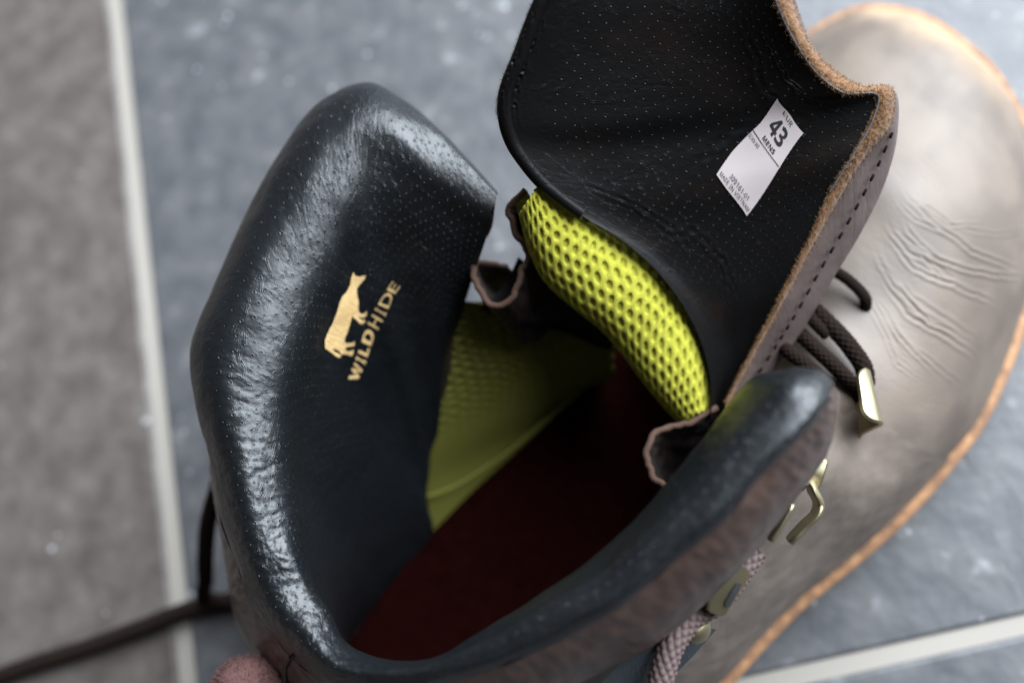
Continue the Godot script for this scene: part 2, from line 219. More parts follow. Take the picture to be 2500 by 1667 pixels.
const GUSSET_B := [
	[1.8, 76.7, -47.4, 3.6, 61.2, -44.7, 5.8, 46.7, -41.4],
	[-4, 77.3, -45, -2.2, 61.8, -42.3, -0, 47.3, -39],
	[-8.7, 77.8, -43.1, -6.9, 62.3, -40.4, -4.7, 47.8, -37.1],
	[-15.4, 79.6, -40.2, -13.6, 64.1, -37.5, -11.4, 49.6, -34.2],
	[-17.1, 80.1, -37.2, -15.3, 64.6, -34.5, -13.1, 50.1, -31.2],
	[-17.1, 79.8, -32.5, -15.3, 64.3, -29.8, -13.1, 49.8, -26.5],
	[-15.1, 80.3, -28, -13.3, 64.8, -25.3, -11.1, 50.3, -22],
	[-11, 81, -26.5, -9.2, 65.5, -23.8, -7, 51, -20.5],
	[-4.8, 81.5, -29.4, -3, 66, -26.7, -0.8, 51.5, -23.4],
	[2.2, 82.5, -34.7, 4, 67, -32, 6.2, 52.5, -28.7],
]

const LINING_CREASES := [[1.0, 1.0, 10.36, 4.77, 10.36, 4.05, 10.47, 3.55, 10.28, 3.07, 9.59, 2.5],[0.6, 1.1, 10.47, 3.55, 10.35, 2.94, 10.44, 2.74],[0.45, 1.2, 10.79, 2.77, 9.35, 1.85, 7.87, 1.6, 6.37, 1.38],[1.3, 1.0, 11.6, 3.17, 11.98, 2.94, 12.28, 2.82, 12.23, 1.94, 12.63, 1.84],[0.9, 0.9, 11.92, 2.93, 11.23, 2.59, 10.84, 2.62],[0.6, 1.0, 9.24, 4.1, 9.23, 3.46, 9.0, 2.93],[0.35, 1.2, 9.2, 2.99, 7.7, 2.58, 6.27, 2.1],[0.3, 1.2, 8.53, 2.82, 6.94, 2.46, 6.36, 2.47],[0.5, 0.9, 10.97, 4.47, 11.09, 3.89, 11.02, 3.17],[0.5, 0.9, 11.8, 4.47, 11.83, 3.68, 11.7, 2.99],[0.5, 0.9, 12.47, 4.34, 12.44, 3.46, 12.29, 2.84],[0.6, 1.0, 9.68, 3.81, 9.57, 3.29, 9.57, 2.89],[0.7, 1.1, 13.32, 3.05, 12.4, 1.73, 11.52, 1.36],[0.5, 1.0, 13.14, 4.45, 13.09, 3.64, 13.08, 2.93]]

const VAMP_CREASES := [[0.52, 3.2, 3.96, 3.33, 4.13, 2.46, 3.94, 1.44, 2.99, 0.0],[1.08, 2.6, 4.05, 3.09, 3.97, 2.63, 4.06, 2.18, 3.83, 1.63],[1.44, 3.6, 3.93, 3.26, 4.21, 2.49, 4.35, 1.69, 4.31, 0.69],[0.77, 3.0, 4.13, 3.27, 4.3, 2.78, 4.23, 2.25, 4.33, 1.7],[1.27, 3.1, 4.4, 2.97, 4.66, 2.56, 4.76, 2.15, 4.63, 1.67],[0.98, 3.8, 4.61, 3.21, 4.87, 2.7, 4.88, 2.18, 4.98, 1.62],[1.42, 3.4, 4.61, 3.14, 4.74, 2.42, 4.68, 1.64, 4.37, 0.61],[0.85, 2.8, 4.7, 3.02, 4.81, 2.48, 5.03, 1.95, 4.93, 1.3],[1.44, 3.5, 4.75, 3.13, 5.09, 2.49, 5.04, 1.8, 5.03, 0.94],[0.94, 3.7, 5.16, 3.14, 5.47, 2.65, 5.65, 2.15, 5.64, 1.58],[0.7, 3.8, 5.26, 2.92, 5.48, 2.34, 5.54, 1.72, 5.64, 0.96],[1.25, 3.6, 5.47, 2.84, 5.75, 2.29, 5.77, 1.69, 5.85, 0.93],[1.28, 3.0, 5.27, 2.9, 5.51, 2.42, 5.67, 1.93, 5.63, 1.34],[0.58, 3.9, 5.7, 2.75, 6.14, 2.23, 6.27, 1.63, 6.43, 0.89],[1.25, 3.5, 5.83, 2.76, 6.11, 2.38, 6.25, 1.95, 6.44, 1.49],[0.46, 2.6, 5.82, 2.98, 6.01, 2.54, 6.39, 2.08, 6.55, 1.58],[0.85, 2.9, 5.85, 2.98, 6.17, 2.55, 6.65, 2.09, 6.72, 1.59],[0.45, 3.7, 2.05, 4.12, 2.2, 3.4, 2.48, 2.56],[0.23, 4.1, 3.62, 4.23, 3.69, 3.73, 3.86, 3.07],[0.49, 4.6, 3.11, 3.73, 3.23, 3.15, 3.49, 2.45],[0.39, 3.7, 3.48, 3.36, 3.6, 2.81, 3.83, 2.11],[0.37, 4.9, 3.42, 4.09, 3.52, 3.53, 3.72, 2.87],[0.31, 4.8, 2.44, 2.17, 2.53, 1.51, 2.57, 0.65],[0.37, 4.2, 2.67, 4.91, 2.71, 4.29, 2.93, 3.55],[0.47, 3.8, 3.49, 4.07, 3.59, 3.51, 3.78, 2.84]]

const TONGUE_CREASES := [[0.5, 0.7, 1.17, 3.4, 2.15, 3.48, 3.3, 3.52, 4.69, 3.42, 5.5, 3.66],[0.3, 1.6, 1.18, 3.1, 2.27, 3.28, 4.58, 3.17, 6.33, 3.4],[0.35, 2.2, 6.81, 1.97, 5.57, 2.47, 4.26, 3.09, 3.52, 3.51],[0.3, 2.0, 6.67, 0.78, 7.1, 1.18, 8.07, 1.5, 9.02, 1.59],[0.3, 2.0, 8.56, 1.01, 8.24, 1.75, 9.06, 2.07, 10.08, 2.43],[0.25, 2.0, 7.97, 2.13, 7.0, 2.78, 5.05, 3.37],[0.6, 0.9, 1.12, 0.36, 1.95, 0.3, 3.02, 0.36, 4.44, 0.37]]

const OX := [4.017, 2.263, 3.955, 2.21, 3.652, 2.143, 3.317, 2.095, 3.387, 2.072, 3.617, 2.071, 3.858, 2.078, 3.982, 2.076, 4.035, 2.013, 4.055, 1.949, 4.209, 1.909, 4.169, 1.866, 4.045, 1.824, 3.822, 1.796, 3.703, 1.799, 3.791, 1.768, 3.93, 1.772, 4.127, 1.803, 4.256, 1.845, 4.318, 1.866, 4.305, 1.85, 4.186, 1.789, 3.977, 1.754, 4.025, 1.736, 4.238, 1.759, 4.382, 1.799, 4.498, 1.865, 4.713, 1.95, 4.821, 1.964, 4.903, 1.95, 5.113, 1.936, 5.319, 1.921, 5.516, 1.92, 5.664, 1.899, 5.577, 1.865, 5.252, 1.787, 5.062, 1.764, 5.214, 1.747, 5.52, 1.809, 5.773, 1.857, 5.764, 1.818, 5.581, 1.769, 5.32, 1.728, 5.443, 1.71, 5.61, 1.72, 5.753, 1.771, 5.966, 1.832, 6.081, 1.865, 6.098, 1.919, 6.188, 1.972, 6.327, 2.049, 6.252, 1.97, 6.11, 1.871, 6.122, 1.859, 6.229, 1.895, 6.319, 1.969, 6.473, 2.132, 6.544, 2.201, 6.473, 2.271, 6.333, 2.27, 6.002, 2.242, 5.615, 2.259, 5.328, 2.296, 5.107, 2.305, 4.81, 2.26, 4.398, 2.227, 4.272, 2.256, 4.124, 2.267]

const WORD_BASE := [5.959, 1.491, 3.947, 1.519, 1.965, 1.727]
const WORD_TOP := [6.27, 1.64, 4.386, 1.673, 2.201, 1.822]

const LABEL_ST := [4.016, 3.24, 4.903, 3.176, 5.777, 3.259, 5.445, 2.746, 6.319, 2.843, 7.091, 2.952, 6.699, 2.368, 7.405, 2.45, 8.035, 2.558]

const LABEL_TEXT := [
	["EUR", [0.31, 0.022, 0.68, 0.068], false],
	["43", [0.19, 0.112, 0.77, 0.292], true],
	["MENS", [0.28, 0.345, 0.71, 0.392], true],
	["SCAN ME", [0.01, 0.452, 0.36, 0.488], false],
	["309161-01", [0.27, 0.852, 0.80, 0.902], false],
	["MADE IN VIETNAM", [0.06, 0.925, 0.96, 0.970], false],
]

const SLOT := [0.6, 105.5, 2.9, 2.3, 106, 0.3, 3.8, 106, -2.1]

const HOOKS := [
	[[30.9, 66, -43.2, 36, 68, -46.8, 40, 72, -48.2, 41.2, 77, -48.3, 39.6, 82, -48.2, 36.7, 84, -48.2], [0.133, -0.000, 0.991], 14.5, 1.2],
	[[15.8, 96, -11.5, 19.5, 97, -15.1, 22.4, 98, -18, 22.9, 98, -19.5, 21.9, 99, -22.5, 20.9, 99, -24.5, 20, 99, -24.5, 18.5, 99, -23.2], [0.115, 0.978, 0.174], 6.5, 1.5],
	[[21.7, 97, -24.5, 22.8, 98, -27.1, 24.1, 98, -30.6], [0.922, 0.000, 0.386], 4.5, 1.2],
	[[11, 106, -11.4, 13.3, 107, -14.6, 16.2, 108, -19.3], [0.250, 1.000, 0.000], 5, 1.2],
	[[-2.1, 105, 4.4, 1.2, 106, -0.6, 4.9, 106, -5.5], [0.640, -0.651, 0.408], 6.0, 1.2],
]

const STUDS := [[-5.7, 99, 8.4, 0.75, 0.6, 0.45]]

const LACES := [
	[[8, 98, -9.6, 4.3, 99, -4.9, -1, 100, 1.4, -7.3, 101, 5.7, -11.7, 102, 11.1, -14.3, 101, 17.5, -16.2, 98, 24.8, -17.8, 92, 33], 2.75, 0],
	[[-149.5, 66, -36.6, -155.8, 58, -30.9, -163.8, 48, -22.2, -171, 36, -13, -179.7, 20, -4.6, -186.3, 6, 2.2, -178.1, 4, 3.3, -159, 4, 1.4], 2.6, 1],
	[[-290.5, 3.4, 37.2, -262.7, 3.4, 27.5, -237, 3.4, 20.2, -213.7, 3.4, 12.5, -196.1, 3.4, 6.4, -176.8, 3.4, 2.7, -159.5, 3.4, -1.7], 3.2, 1],
	[[19.8, 62, -81.2, 28, 72, -75.5, 32.4, 74, -69.7, 37.3, 74, -62.7, 40.2, 73, -56.8, 40.2, 70, -52.7, 33.9, 68, -48.1], 2.2, 1],
	[[18.3, 62, -77.4, 24.4, 74, -67.7, 29.7, 76, -60.8, 35.4, 74, -54.5, 38.4, 70, -51, 35.1, 67, -47.6], 1.9, 1],
	[[15.3, 64, -71.8, 21.4, 77, -61.6, 25.9, 78, -57, 30.6, 76, -51.9], 1.8, 1],
	[[29.7, 60, -97.3, 34.4, 70, -87.2, 39.7, 70, -82.5, 43.3, 68, -77.9, 43.3, 64, -75.7], 1.5, 1],
	[[27.7, 68, -78.7, 27.9, 76, -70.6, 31.6, 74, -66.7], 1.5, 1],
]

const TAB := [-138.9, 74, 36.1, -128.8, 88, 27, -120.1, 95, 22, -118.1, 90, 25, -121.7, 78, 32.9]

const HEEL_SEAM := [-101.5, 110, 14.7, -104.7, 106, 16.4, -107.9, 100, 19.2, -112.2, 90, 23.3]


var mat := {}
var taken := {}
var noise_cache := {}

# ---------------------------------------------------------------- small helpers
func mm(a: Array) -> PackedVector3Array:
	var out := PackedVector3Array()
	for i in range(0, a.size(), 3):
		out.append(Vector3(a[i], a[i + 1], a[i + 2]) * MM)
	return out

func numbered(parent: Node, called: String) -> String:
	var key := str(parent.get_instance_id()) + called
	var k: int = taken.get(key, 0)
	taken[key] = k + 1
	return called if k == 0 else "%s_%03d" % [called, k]

func put(called: String, mesh: Mesh, material: Material, parent: Node) -> MeshInstance3D:
	var o := MeshInstance3D.new()
	o.name = numbered(parent, called)
	o.mesh = mesh
	o.material_override = material
	o.cast_shadow = GeometryInstance3D.SHADOW_CASTING_SETTING_ON
	parent.add_child(o, true)
	return o

func thing(called: String, label: String, category: String, at := Vector3.ZERO) -> Node3D:
	var o := Node3D.new()
	o.name = numbered(self, called)
	o.position = at
	o.set_meta("label", label)
	o.set_meta("category", category)
	add_child(o, true)
	return o

func noise(kind: int, freq: float, seed_value: int, octaves := 3) -> FastNoiseLite:
	var n := FastNoiseLite.new()
	n.noise_type = kind
	n.frequency = freq
	n.seed = seed_value
	n.fractal_octaves = octaves
	if octaves < 2:
		n.fractal_type = FastNoiseLite.FRACTAL_NONE
	return n

func lin(r: float, g: float, b: float) -> Color:
	return Color(r, g, b).linear_to_srgb()

# ---------------------------------------------------------------- surfaces through a net of points
func spline_row(row: PackedVector3Array, per: int) -> PackedVector3Array:
	var out := PackedVector3Array()
	var n := row.size()
	for i in n - 1:
		var a := row[maxi(i - 1, 0)]
		var b := row[i]
		var c := row[i + 1]
		var d := row[mini(i + 2, n - 1)]
		var bt := b.distance_to(c)
		var at := -a.distance_to(b)
		for k in per:
			out.append(b.cubic_interpolate_in_time(c, a, d, float(k) / per, maxf(bt, 1e-9), at, bt + c.distance_to(d)))
	out.append(row[n - 1])
	return out

# rows: Array of PackedVector3Array of equal length -> {p, nu (along rows), nv (across)}
func sheet(rows: Array, per_u: int, per_v: int) -> Dictionary:
	var fine := []
	for r in rows:
		fine.append(spline_row(r, per_v))
	var nv: int = fine[0].size()
	var n := fine.size()
	var nu := (n - 1) * per_u + 1
	var p := PackedVector3Array()
	p.resize(nu * nv)
	for i in n - 1:
		var a: PackedVector3Array = fine[maxi(i - 1, 0)]
		var b: PackedVector3Array = fine[i]
		var c: PackedVector3Array = fine[i + 1]
		var d: PackedVector3Array = fine[mini(i + 2, n - 1)]
		var last := per_u + (1 if i == n - 2 else 0)
		for j in nv:
			var bt := maxf(b[j].distance_to(c[j]), 1e-9)
			var pt := -a[j].distance_to(b[j])
			var qt := bt + c[j].distance_to(d[j])
			for k in last:
				p[(i * per_u + k) * nv + j] = b[j].cubic_interpolate_in_time(c[j], a[j], d[j], float(k) / per_u, bt, pt, qt)
	return {"p": p, "nu": nu, "nv": nv, "uv": lengths(p, nu, nv)}

# distances along the surface, in millimetres
func lengths(p: PackedVector3Array, nu: int, nv: int) -> PackedVector2Array:
	var uv := PackedVector2Array()
	uv.resize(nu * nv)
	var us := PackedFloat32Array()
	us.resize(nu)
	var vs := PackedFloat32Array()
	vs.resize(nv)
	for i in range(1, nu):
		var l := 0.0
		for j in [nv / 4, nv / 2, nv * 3 / 4]:
			l += p[i * nv + j].distance_to(p[(i - 1) * nv + j])
		us[i] = us[i - 1] + l / 3.0 / MM
	for j in range(1, nv):
		var l := 0.0
		for i in [nu / 4, nu / 2, nu * 3 / 4]:
			l += p[i * nv + j].distance_to(p[i * nv + j - 1])
		vs[j] = vs[j - 1] + l / 3.0 / MM
	for i in nu:
		for j in nv:
			uv[i * nv + j] = Vector2(us[i], vs[j])
	return uv

func grid_normals(p: PackedVector3Array, nu: int, nv: int) -> PackedVector3Array:
	var out := PackedVector3Array()
	out.resize(nu * nv)
	for i in nu:
		var i0 := maxi(i - 1, 0) * nv
		var i1 := mini(i + 1, nu - 1) * nv
		for j in nv:
			var du := p[i1 + j] - p[i0 + j]
			var dv := p[i * nv + mini(j + 1, nv - 1)] - p[i * nv + maxi(j - 1, 0)]
			var n := du.cross(dv)
			out[i * nv + j] = n.normalized() if n.length_squared() > 1e-24 else Vector3.UP
	return out

func flip(n: PackedVector3Array) -> PackedVector3Array:
	for i in n.size():
		n[i] = -n[i]
	return n

# a shifted copy of a sheet: out along its normals
func shifted(s: Dictionary, by: float) -> Dictionary:
	var n := grid_normals(s.p, s.nu, s.nv)
	var p: PackedVector3Array = s.p.duplicate()
	for i in p.size():
		p[i] += n[i] * by
	return {"p": p, "nu": s.nu, "nv": s.nv, "uv": s.uv}

func add_grid(st: Dictionary, s: Dictionary, uv_scale := 0.01, facing := 1.0, colors := PackedColorArray()) -> void:
	var p: PackedVector3Array = s.p
	var nu: int = s.nu
	var nv: int = s.nv
	var base: int = st.v.size()
	var n := grid_normals(p, nu, nv)
	if facing < 0.0:
		n = flip(n)
	st.v.append_array(p)
	st.n.append_array(n)
	var uv: PackedVector2Array = s.uv
	var scaled := PackedVector2Array()
	scaled.resize(uv.size())
	for i in uv.size():
		scaled[i] = uv[i] * uv_scale
	st.uv.append_array(scaled)
	if colors.size():
		st.c.append_array(colors)
	var idx := PackedInt32Array()
	idx.resize((nu - 1) * (nv - 1) * 6)
	var k := 0
	for i in nu - 1:
		for j in nv - 1:
			var a := base + i * nv + j
			var b := a + nv
			if facing > 0.0:
				idx[k] = a; idx[k + 1] = b + 1; idx[k + 2] = b
				idx[k + 3] = a; idx[k + 4] = a + 1; idx[k + 5] = b + 1
			else:
				idx[k] = a; idx[k + 1] = b; idx[k + 2] = b + 1
				idx[k + 3] = a; idx[k + 4] = b + 1; idx[k + 5] = a + 1
			k += 6
	st.i.append_array(idx)

func fresh() -> Dictionary:
	return {"v": PackedVector3Array(), "n": PackedVector3Array(), "uv": PackedVector2Array(), "i": PackedInt32Array(), "c": PackedColorArray()}

func commit(st: Dictionary) -> ArrayMesh:
	var a := []
	a.resize(Mesh.ARRAY_MAX)
	a[Mesh.ARRAY_VERTEX] = st.v
	a[Mesh.ARRAY_NORMAL] = st.n
	a[Mesh.ARRAY_TEX_UV] = st.uv
	if st.c.size() == st.v.size() and st.c.size():
		a[Mesh.ARRAY_COLOR] = st.c
	a[Mesh.ARRAY_INDEX] = st.i
	var m := ArrayMesh.new()
	m.add_surface_from_arrays(Mesh.PRIMITIVE_TRIANGLES, a)
	return m

func grid_mesh(s: Dictionary, uv_scale := 0.01, facing := 1.0, colors := PackedColorArray()) -> ArrayMesh:
	var st := fresh()
	add_grid(st, s, uv_scale, facing, colors)
	return commit(st)

# a point and a normal of a dense sheet at fractional net coordinates
func at_sheet(s: Dictionary, per_u: int, per_v: int, net: Vector2, lift: float) -> Vector3:
	var x := clampf(net.x * per_u, 0.0, s.nu - 1.001)
	var y := clampf(net.y * per_v, 0.0, s.nv - 1.001)
	var i := int(x)
	var j := int(y)
	var fx := x - i
	var fy := y - j
	var p: PackedVector3Array = s.p
	var nv: int = s.nv
	var a := p[i * nv + j]
	var b := p[(i + 1) * nv + j]
	var c := p[i * nv + j + 1]
	var d := p[(i + 1) * nv + j + 1]
	var n := ((b - a) + (d - c)).cross((c - a) + (d - b)).normalized()
	return a.lerp(b, fx).lerp(c.lerp(d, fx), fy) + n * lift

# a tube along a smooth path; braid > 0 gives the plaited relief of a round lace
func tube(path: PackedVector3Array, radius: float, per: int, sides: int, braid := 0.0, squash := 1.0, taper := false) -> ArrayMesh:
	var p := spline_row(path, per)
	var st := fresh()
	var n := p.size()
	var side := Vector3.UP
	var grid := PackedVector3Array()
	grid.resize(n * (sides + 1))
	var uv := PackedVector2Array()
	uv.resize(n * (sides + 1))
	var run := 0.0
	for i in n:
		var t := (p[mini(i + 1, n - 1)] - p[maxi(i - 1, 0)]).normalized()
		var x := t.cross(side)
		if x.length() < 0.05:
			x = t.cross(Vector3.RIGHT)
		x = x.normalized()
		var y := x.cross(t).normalized()
		if i > 0:
			run += p[i].distance_to(p[i - 1])
		var r0 := radius
		if taper:
			r0 *= sqrt(clampf(1.0 - pow(absf(2.0 * i / (n - 1.0) - 1.0), 8.0), 0.02, 1.0))
		for k in sides + 1:
			var a := TAU * k / sides
			var r := r0
			if braid > 0.0:
				var q := run / (radius * 0.95)
				var w := a * 8.0 / TAU
				var m1 := sin((w + q) * PI)
				var m2 := sin((w - q) * PI)
				r *= 1.0 + braid * (absf(m1 * m2) * 1.6 - 0.5)
			grid[i * (sides + 1) + k] = p[i] + (x * cos(a) + y * sin(a) * squash) * r
			uv[i * (sides + 1) + k] = Vector2(run / MM, a * radius / MM)
	add_grid(st, {"p": grid, "nu": n, "nv": sides + 1, "uv": uv}, 0.01, -1.0)
	return commit(st)

# a flat strip bent along a path: wide across, thick through, with softened edges
func strap(path: PackedVector3Array, across: Vector3, width: float, thick: float, per: int) -> ArrayMesh:
	var p := spline_row(path, per)
	var n := p.size()
	var prof := []
	var e := thick * 0.35
	for q in [[-1, -1, 1, 0], [1, -1, -1, 0], [1, -1, 0, 1], [1, 1, 0, -1], [1, 1, -1, 0], [-1, 1, 1, 0], [-1, 1, 0, -1], [-1, -1, 0, 1]]:
		prof.append(Vector2(q[0] * width * 0.5 + q[2] * e, q[1] * thick * 0.5 + q[3] * e))
	prof.append(prof[0])
	var m := prof.size()
	var st := SurfaceTool.new()
	st.begin(Mesh.PRIMITIVE_TRIANGLES)
	st.set_smooth_group(-1)
	var ring := []
	for i in n:
		var t := (p[mini(i + 1, n - 1)] - p[maxi(i - 1, 0)]).normalized()
		var x := (across - t * across.dot(t)).normalized()
		var y := x.cross(t).normalized()
		# round the two ends of the strip in plan
		var end := 1.0
		var reach: float = minf(p[i].distance_to(p[0]), p[i].distance_to(p[n - 1]))
		var soft := minf(width * 0.4, p[0].distance_to(p[n / 2]) * 0.3)
		if reach < soft:
			var q: float = 1.0 - reach / soft
			end = 0.55 + 0.45 * sqrt(maxf(1.0 - q * q, 0.0))
		var row := PackedVector3Array()
		for k in m:
			row.append(p[i] + x * prof[k].x * end + y * prof[k].y)
		ring.append(row)
	for i in n - 1:
		for k in m - 1:
			var a: Vector3 = ring[i][k]
			var b: Vector3 = ring[i + 1][k]
			var c: Vector3 = ring[i + 1][k + 1]
			var d: Vector3 = ring[i][k + 1]
			for q in [a, c, b, a, d, c]:
				st.add_vertex(q)
	for cap in [0, n - 1]:
		for k in range(1, m - 2):
			for q in [ring[cap][0], ring[cap][k], ring[cap][k + 1]]:
				st.add_vertex(q)
	st.generate_normals()
	return st.commit()

func dome(center: Vector3, up: Vector3, profile: Array, sides := 28) -> ArrayMesh:
	var z := up.normalized()
	var x := z.cross(Vector3(0.3, 0.1, 0.9)).normalized()
	var y := z.cross(x)
	var grid := PackedVector3Array()
	var uv := PackedVector2Array()
	for q in profile:
		for k in sides + 1:
			var a := TAU * k / sides
			grid.append(center + ((x * cos(a) + y * sin(a)) * q[0] + z * q[1]) * MM)
			uv.append(Vector2(q[0], a))
	return grid_mesh({"p": grid, "nu": profile.size(), "nv": sides + 1, "uv": uv}, 0.01, 1.0)

# short fibres standing on an edge
func fuzz(points: PackedVector3Array, dirs: PackedVector3Array, length: float, thick: float, seed_value: int) -> ArrayMesh:
	var rng := RandomNumberGenerator.new()
	rng.seed = seed_value
	var st := SurfaceTool.new()
	st.begin(Mesh.PRIMITIVE_TRIANGLES)
	for i in points.size():
		var r := Vector3(rng.randfn(), rng.randfn(), rng.randfn())
		var d := (dirs[i] + r * 0.55).normalized()
		var l := length * rng.randf_range(0.35, 1.25)
		var w := d.cross(r).normalized() * thick
		var bend := r.cross(d).normalized() * l * 0.3
		var a := points[i] - d * thick
		var b := points[i] + d * l * 0.55 + bend * 0.3
		var c := points[i] + d * l + bend
		for q in [a - w, b - w * 0.7, a + w, a + w, b - w * 0.7, b + w * 0.7, b - w * 0.7, c, b + w * 0.7]:
			st.add_vertex(q)
	st.generate_normals()
	return st.commit()

# lettering laid on a sheet: glyph outlines from TextMesh, placed by a function of (x, y) in 0..1
func glyphs(text: String, bold: bool, place: Callable, extra := 0.0) -> ArrayMesh:
	var f := SystemFont.new()
	f.font_names = PackedStringArray(["Droid Sans"])
	f.font_weight = 700 if bold else 400
	var t := TextMesh.new()
	t.text = text
	t.font = f
	t.font_size = 64
	t.pixel_size = 0.01
	t.depth = 0.0
	t.curve_step = 1.0
	var a := t.surface_get_arrays(0)
	var v: PackedVector3Array = a[Mesh.ARRAY_VERTEX]
	var ix: PackedInt32Array = a[Mesh.ARRAY_INDEX] if a[Mesh.ARRAY_INDEX] != null else PackedInt32Array(range(v.size()))
	var lo := v[0]
	var hi := v[0]
	for q in v:
		lo = lo.min(q)
		hi = hi.max(q)
	var st := SurfaceTool.new()
	st.begin(Mesh.PRIMITIVE_TRIANGLES)
	for i in range(0, ix.size(), 3):
		var q0 := v[ix[i]]
		var q1 := v[ix[i + 1]]
		var q2 := v[ix[i + 2]]
		if (q1 - q0).cross(q2 - q0).z > 0.0:
			continue
		for q in [q0, q1, q2]:
			st.add_vertex(place.call(Vector2((q.x - lo.x) / (hi.x - lo.x), (q.y - lo.y) / (hi.y - lo.y))))
	st.generate_normals()
	return st.commit()

# ---------------------------------------------------------------- textures
func gray(n: FastNoiseLite, w: int, h: int, to_w := 0, to_h := 0) -> PackedByteArray:
	var im := n.get_image(w, h, false, false, false)
	im.convert(Image.FORMAT_L8)
	if to_w:
		im.resize(to_w, to_h, Image.INTERPOLATE_CUBIC)
	return im.get_data()

func height_texture(h: PackedFloat32Array, w: int, hh: int) -> ImageTexture:
	return ImageTexture.create_from_image(Image.create_from_data(w, hh, false, Image.FORMAT_RF, h.to_byte_array()))

# leather relief, 0.125 mm to the pixel, heights in units of 0.1 mm; strokes are creases in pixels: [depth, half width, x, y, x, y ...]
func leather_relief(w: int, h: int, seed_value: int, pebble: float, crease: float, holes: Rect2, strokes := [], wander := 1.0) -> ImageTexture:
	var cell := FastNoiseLite.new()
	cell.noise_type = FastNoiseLite.TYPE_CELLULAR
	cell.cellular_return_type = FastNoiseLite.RETURN_DISTANCE2_SUB
	cell.cellular_jitter = 1.0
	cell.frequency = 0.10
	cell.seed = seed_value
	cell.domain_warp_enabled = true
	cell.domain_warp_amplitude = 14.0
	cell.domain_warp_frequency = 0.03
	cell.fractal_type = FastNoiseLite.FRACTAL_NONE
	var a := gray(cell, w, h)
	var ridge := noise(FastNoiseLite.TYPE_SIMPLEX_SMOOTH, 0.022, seed_value + 1, 4)
	ridge.fractal_type = FastNoiseLite.FRACTAL_RIDGED
	ridge.domain_warp_enabled = true
	ridge.domain_warp_amplitude = 30.0
	ridge.domain_warp_frequency = 0.008
	var b := gray(ridge, w, h / 2, w, h)
	var c := gray(noise(FastNoiseLite.TYPE_SIMPLEX_SMOOTH, 0.006, seed_value + 2, 2), w, h)
	var d := gray(noise(FastNoiseLite.TYPE_SIMPLEX_SMOOTH, 0.25, seed_value + 3, 2), w, h)
	var out := PackedFloat32Array()
	out.resize(w * h)
	for i in w * h:
		var m := c[i] / 255.0
		var e := maxf(b[i] / 255.0 - 0.62, 0.0)
		out[i] = pebble * (minf(a[i] / 110.0, 1.0) * (0.4 + m)) + pebble * 0.4 * d[i] / 255.0 - crease * e * (0.1 + 1.8 * m * m)
	var rng := RandomNumberGenerator.new()
	rng.seed = seed_value
	var wob := noise(FastNoiseLite.TYPE_SIMPLEX_SMOOTH, 0.03, seed_value + 9, 3)
	for s in strokes:
		var depth: float = s[0]
		var half: float = s[1]
		var trail := PackedVector2Array()
		for k in range(2, s.size() - 2, 2):
			var p0 := Vector2(s[k], s[k + 1])
			var p1 := Vector2(s[k + 2], s[k + 3])
			var steps := maxi(int(p0.distance_to(p1) / maxf(half * 0.5, 1.0)), 1)
			for q in steps:
				trail.append(p0.lerp(p1, float(q) / steps))
		for k in trail.size():
			var fade := sin(PI * (k + 0.5) / trail.size())
			var at := trail[k] + Vector2(wob.get_noise_2dv(trail[k]), wob.get_noise_2dv(trail[k] + Vector2(500, 90))) * minf(9.0, 2.0 + trail.size() * 0.12) * wander
			var r := int(half * 3.2) + 1
			var amount := depth * fade * 0.5
			for yy in range(maxi(int(at.y) - r, 0), mini(int(at.y) + r + 1, h)):
				for xx in range(maxi(int(at.x) - r, 0), mini(int(at.x) + r + 1, w)):
					var g := Vector2(xx - at.x, yy - at.y).length() / half
					if g < 3.2:
						out[yy * w + xx] += amount * (-exp(-g * g * 1.6) + 0.5 * exp(-(g - 1.6) * (g - 1.6) * 2.2))
	if holes.has_area():
		var step := 27.0
		var row := 0
		var y := holes.position.y
		while y < minf(holes.end.y, h - 9.0):
			var x := holes.position.x + 8.0 + (step * 0.5 if row % 2 else 0.0)
			while x < minf(holes.end.x, w - 9.0):
				var px := x + rng.randf_range(-1.6, 1.6)
				var py := y + rng.randf_range(-1.6, 1.6)
				var size := rng.randf_range(1.15, 1.65)
				for yy in range(int(py) - 6, int(py) + 7):
					for xx in range(int(px) - 6, int(px) + 7):
						if xx < 0 or yy < 0 or xx >= w or yy >= h:
							continue
						var r := Vector2(xx - px, yy - py).length() / size
						out[yy * w + xx] += -5.5 * exp(-r * r * 1.2) + 1.1 * exp(-(r - 1.8) * (r - 1.8) * 3.0)
				x += step
			y += step * 0.6
			row += 1
	return height_texture(out, w, h)

func mottled(w: int, h: int, seed_value: int, freq: float, stops: Array, octaves := 4) -> ImageTexture:
	var g := Gradient.new()
	var offs := PackedFloat32Array()
	var cols := PackedColorArray()
	for s in stops:
		offs.append(s[0])
		cols.append(s[1])
	g.offsets = offs
	g.colors = cols
	var d := gray(noise(FastNoiseLite.TYPE_SIMPLEX_SMOOTH, freq, seed_value, octaves), w, h)
	var lut := PackedByteArray()
	for i in 256:
		var c := g.sample(i / 255.0)
		lut.append_array(PackedByteArray([c.r8, c.g8, c.b8]))
	var out := PackedByteArray()
	out.resize(w * h * 3)
	for i in w * h:
		var k := d[i] * 3
		out[i * 3] = lut[k]
		out[i * 3 + 1] = lut[k + 1]
		out[i * 3 + 2] = lut[k + 2]
	return ImageTexture.create_from_image(Image.create_from_data(w, h, false, Image.FORMAT_RGB8, out))

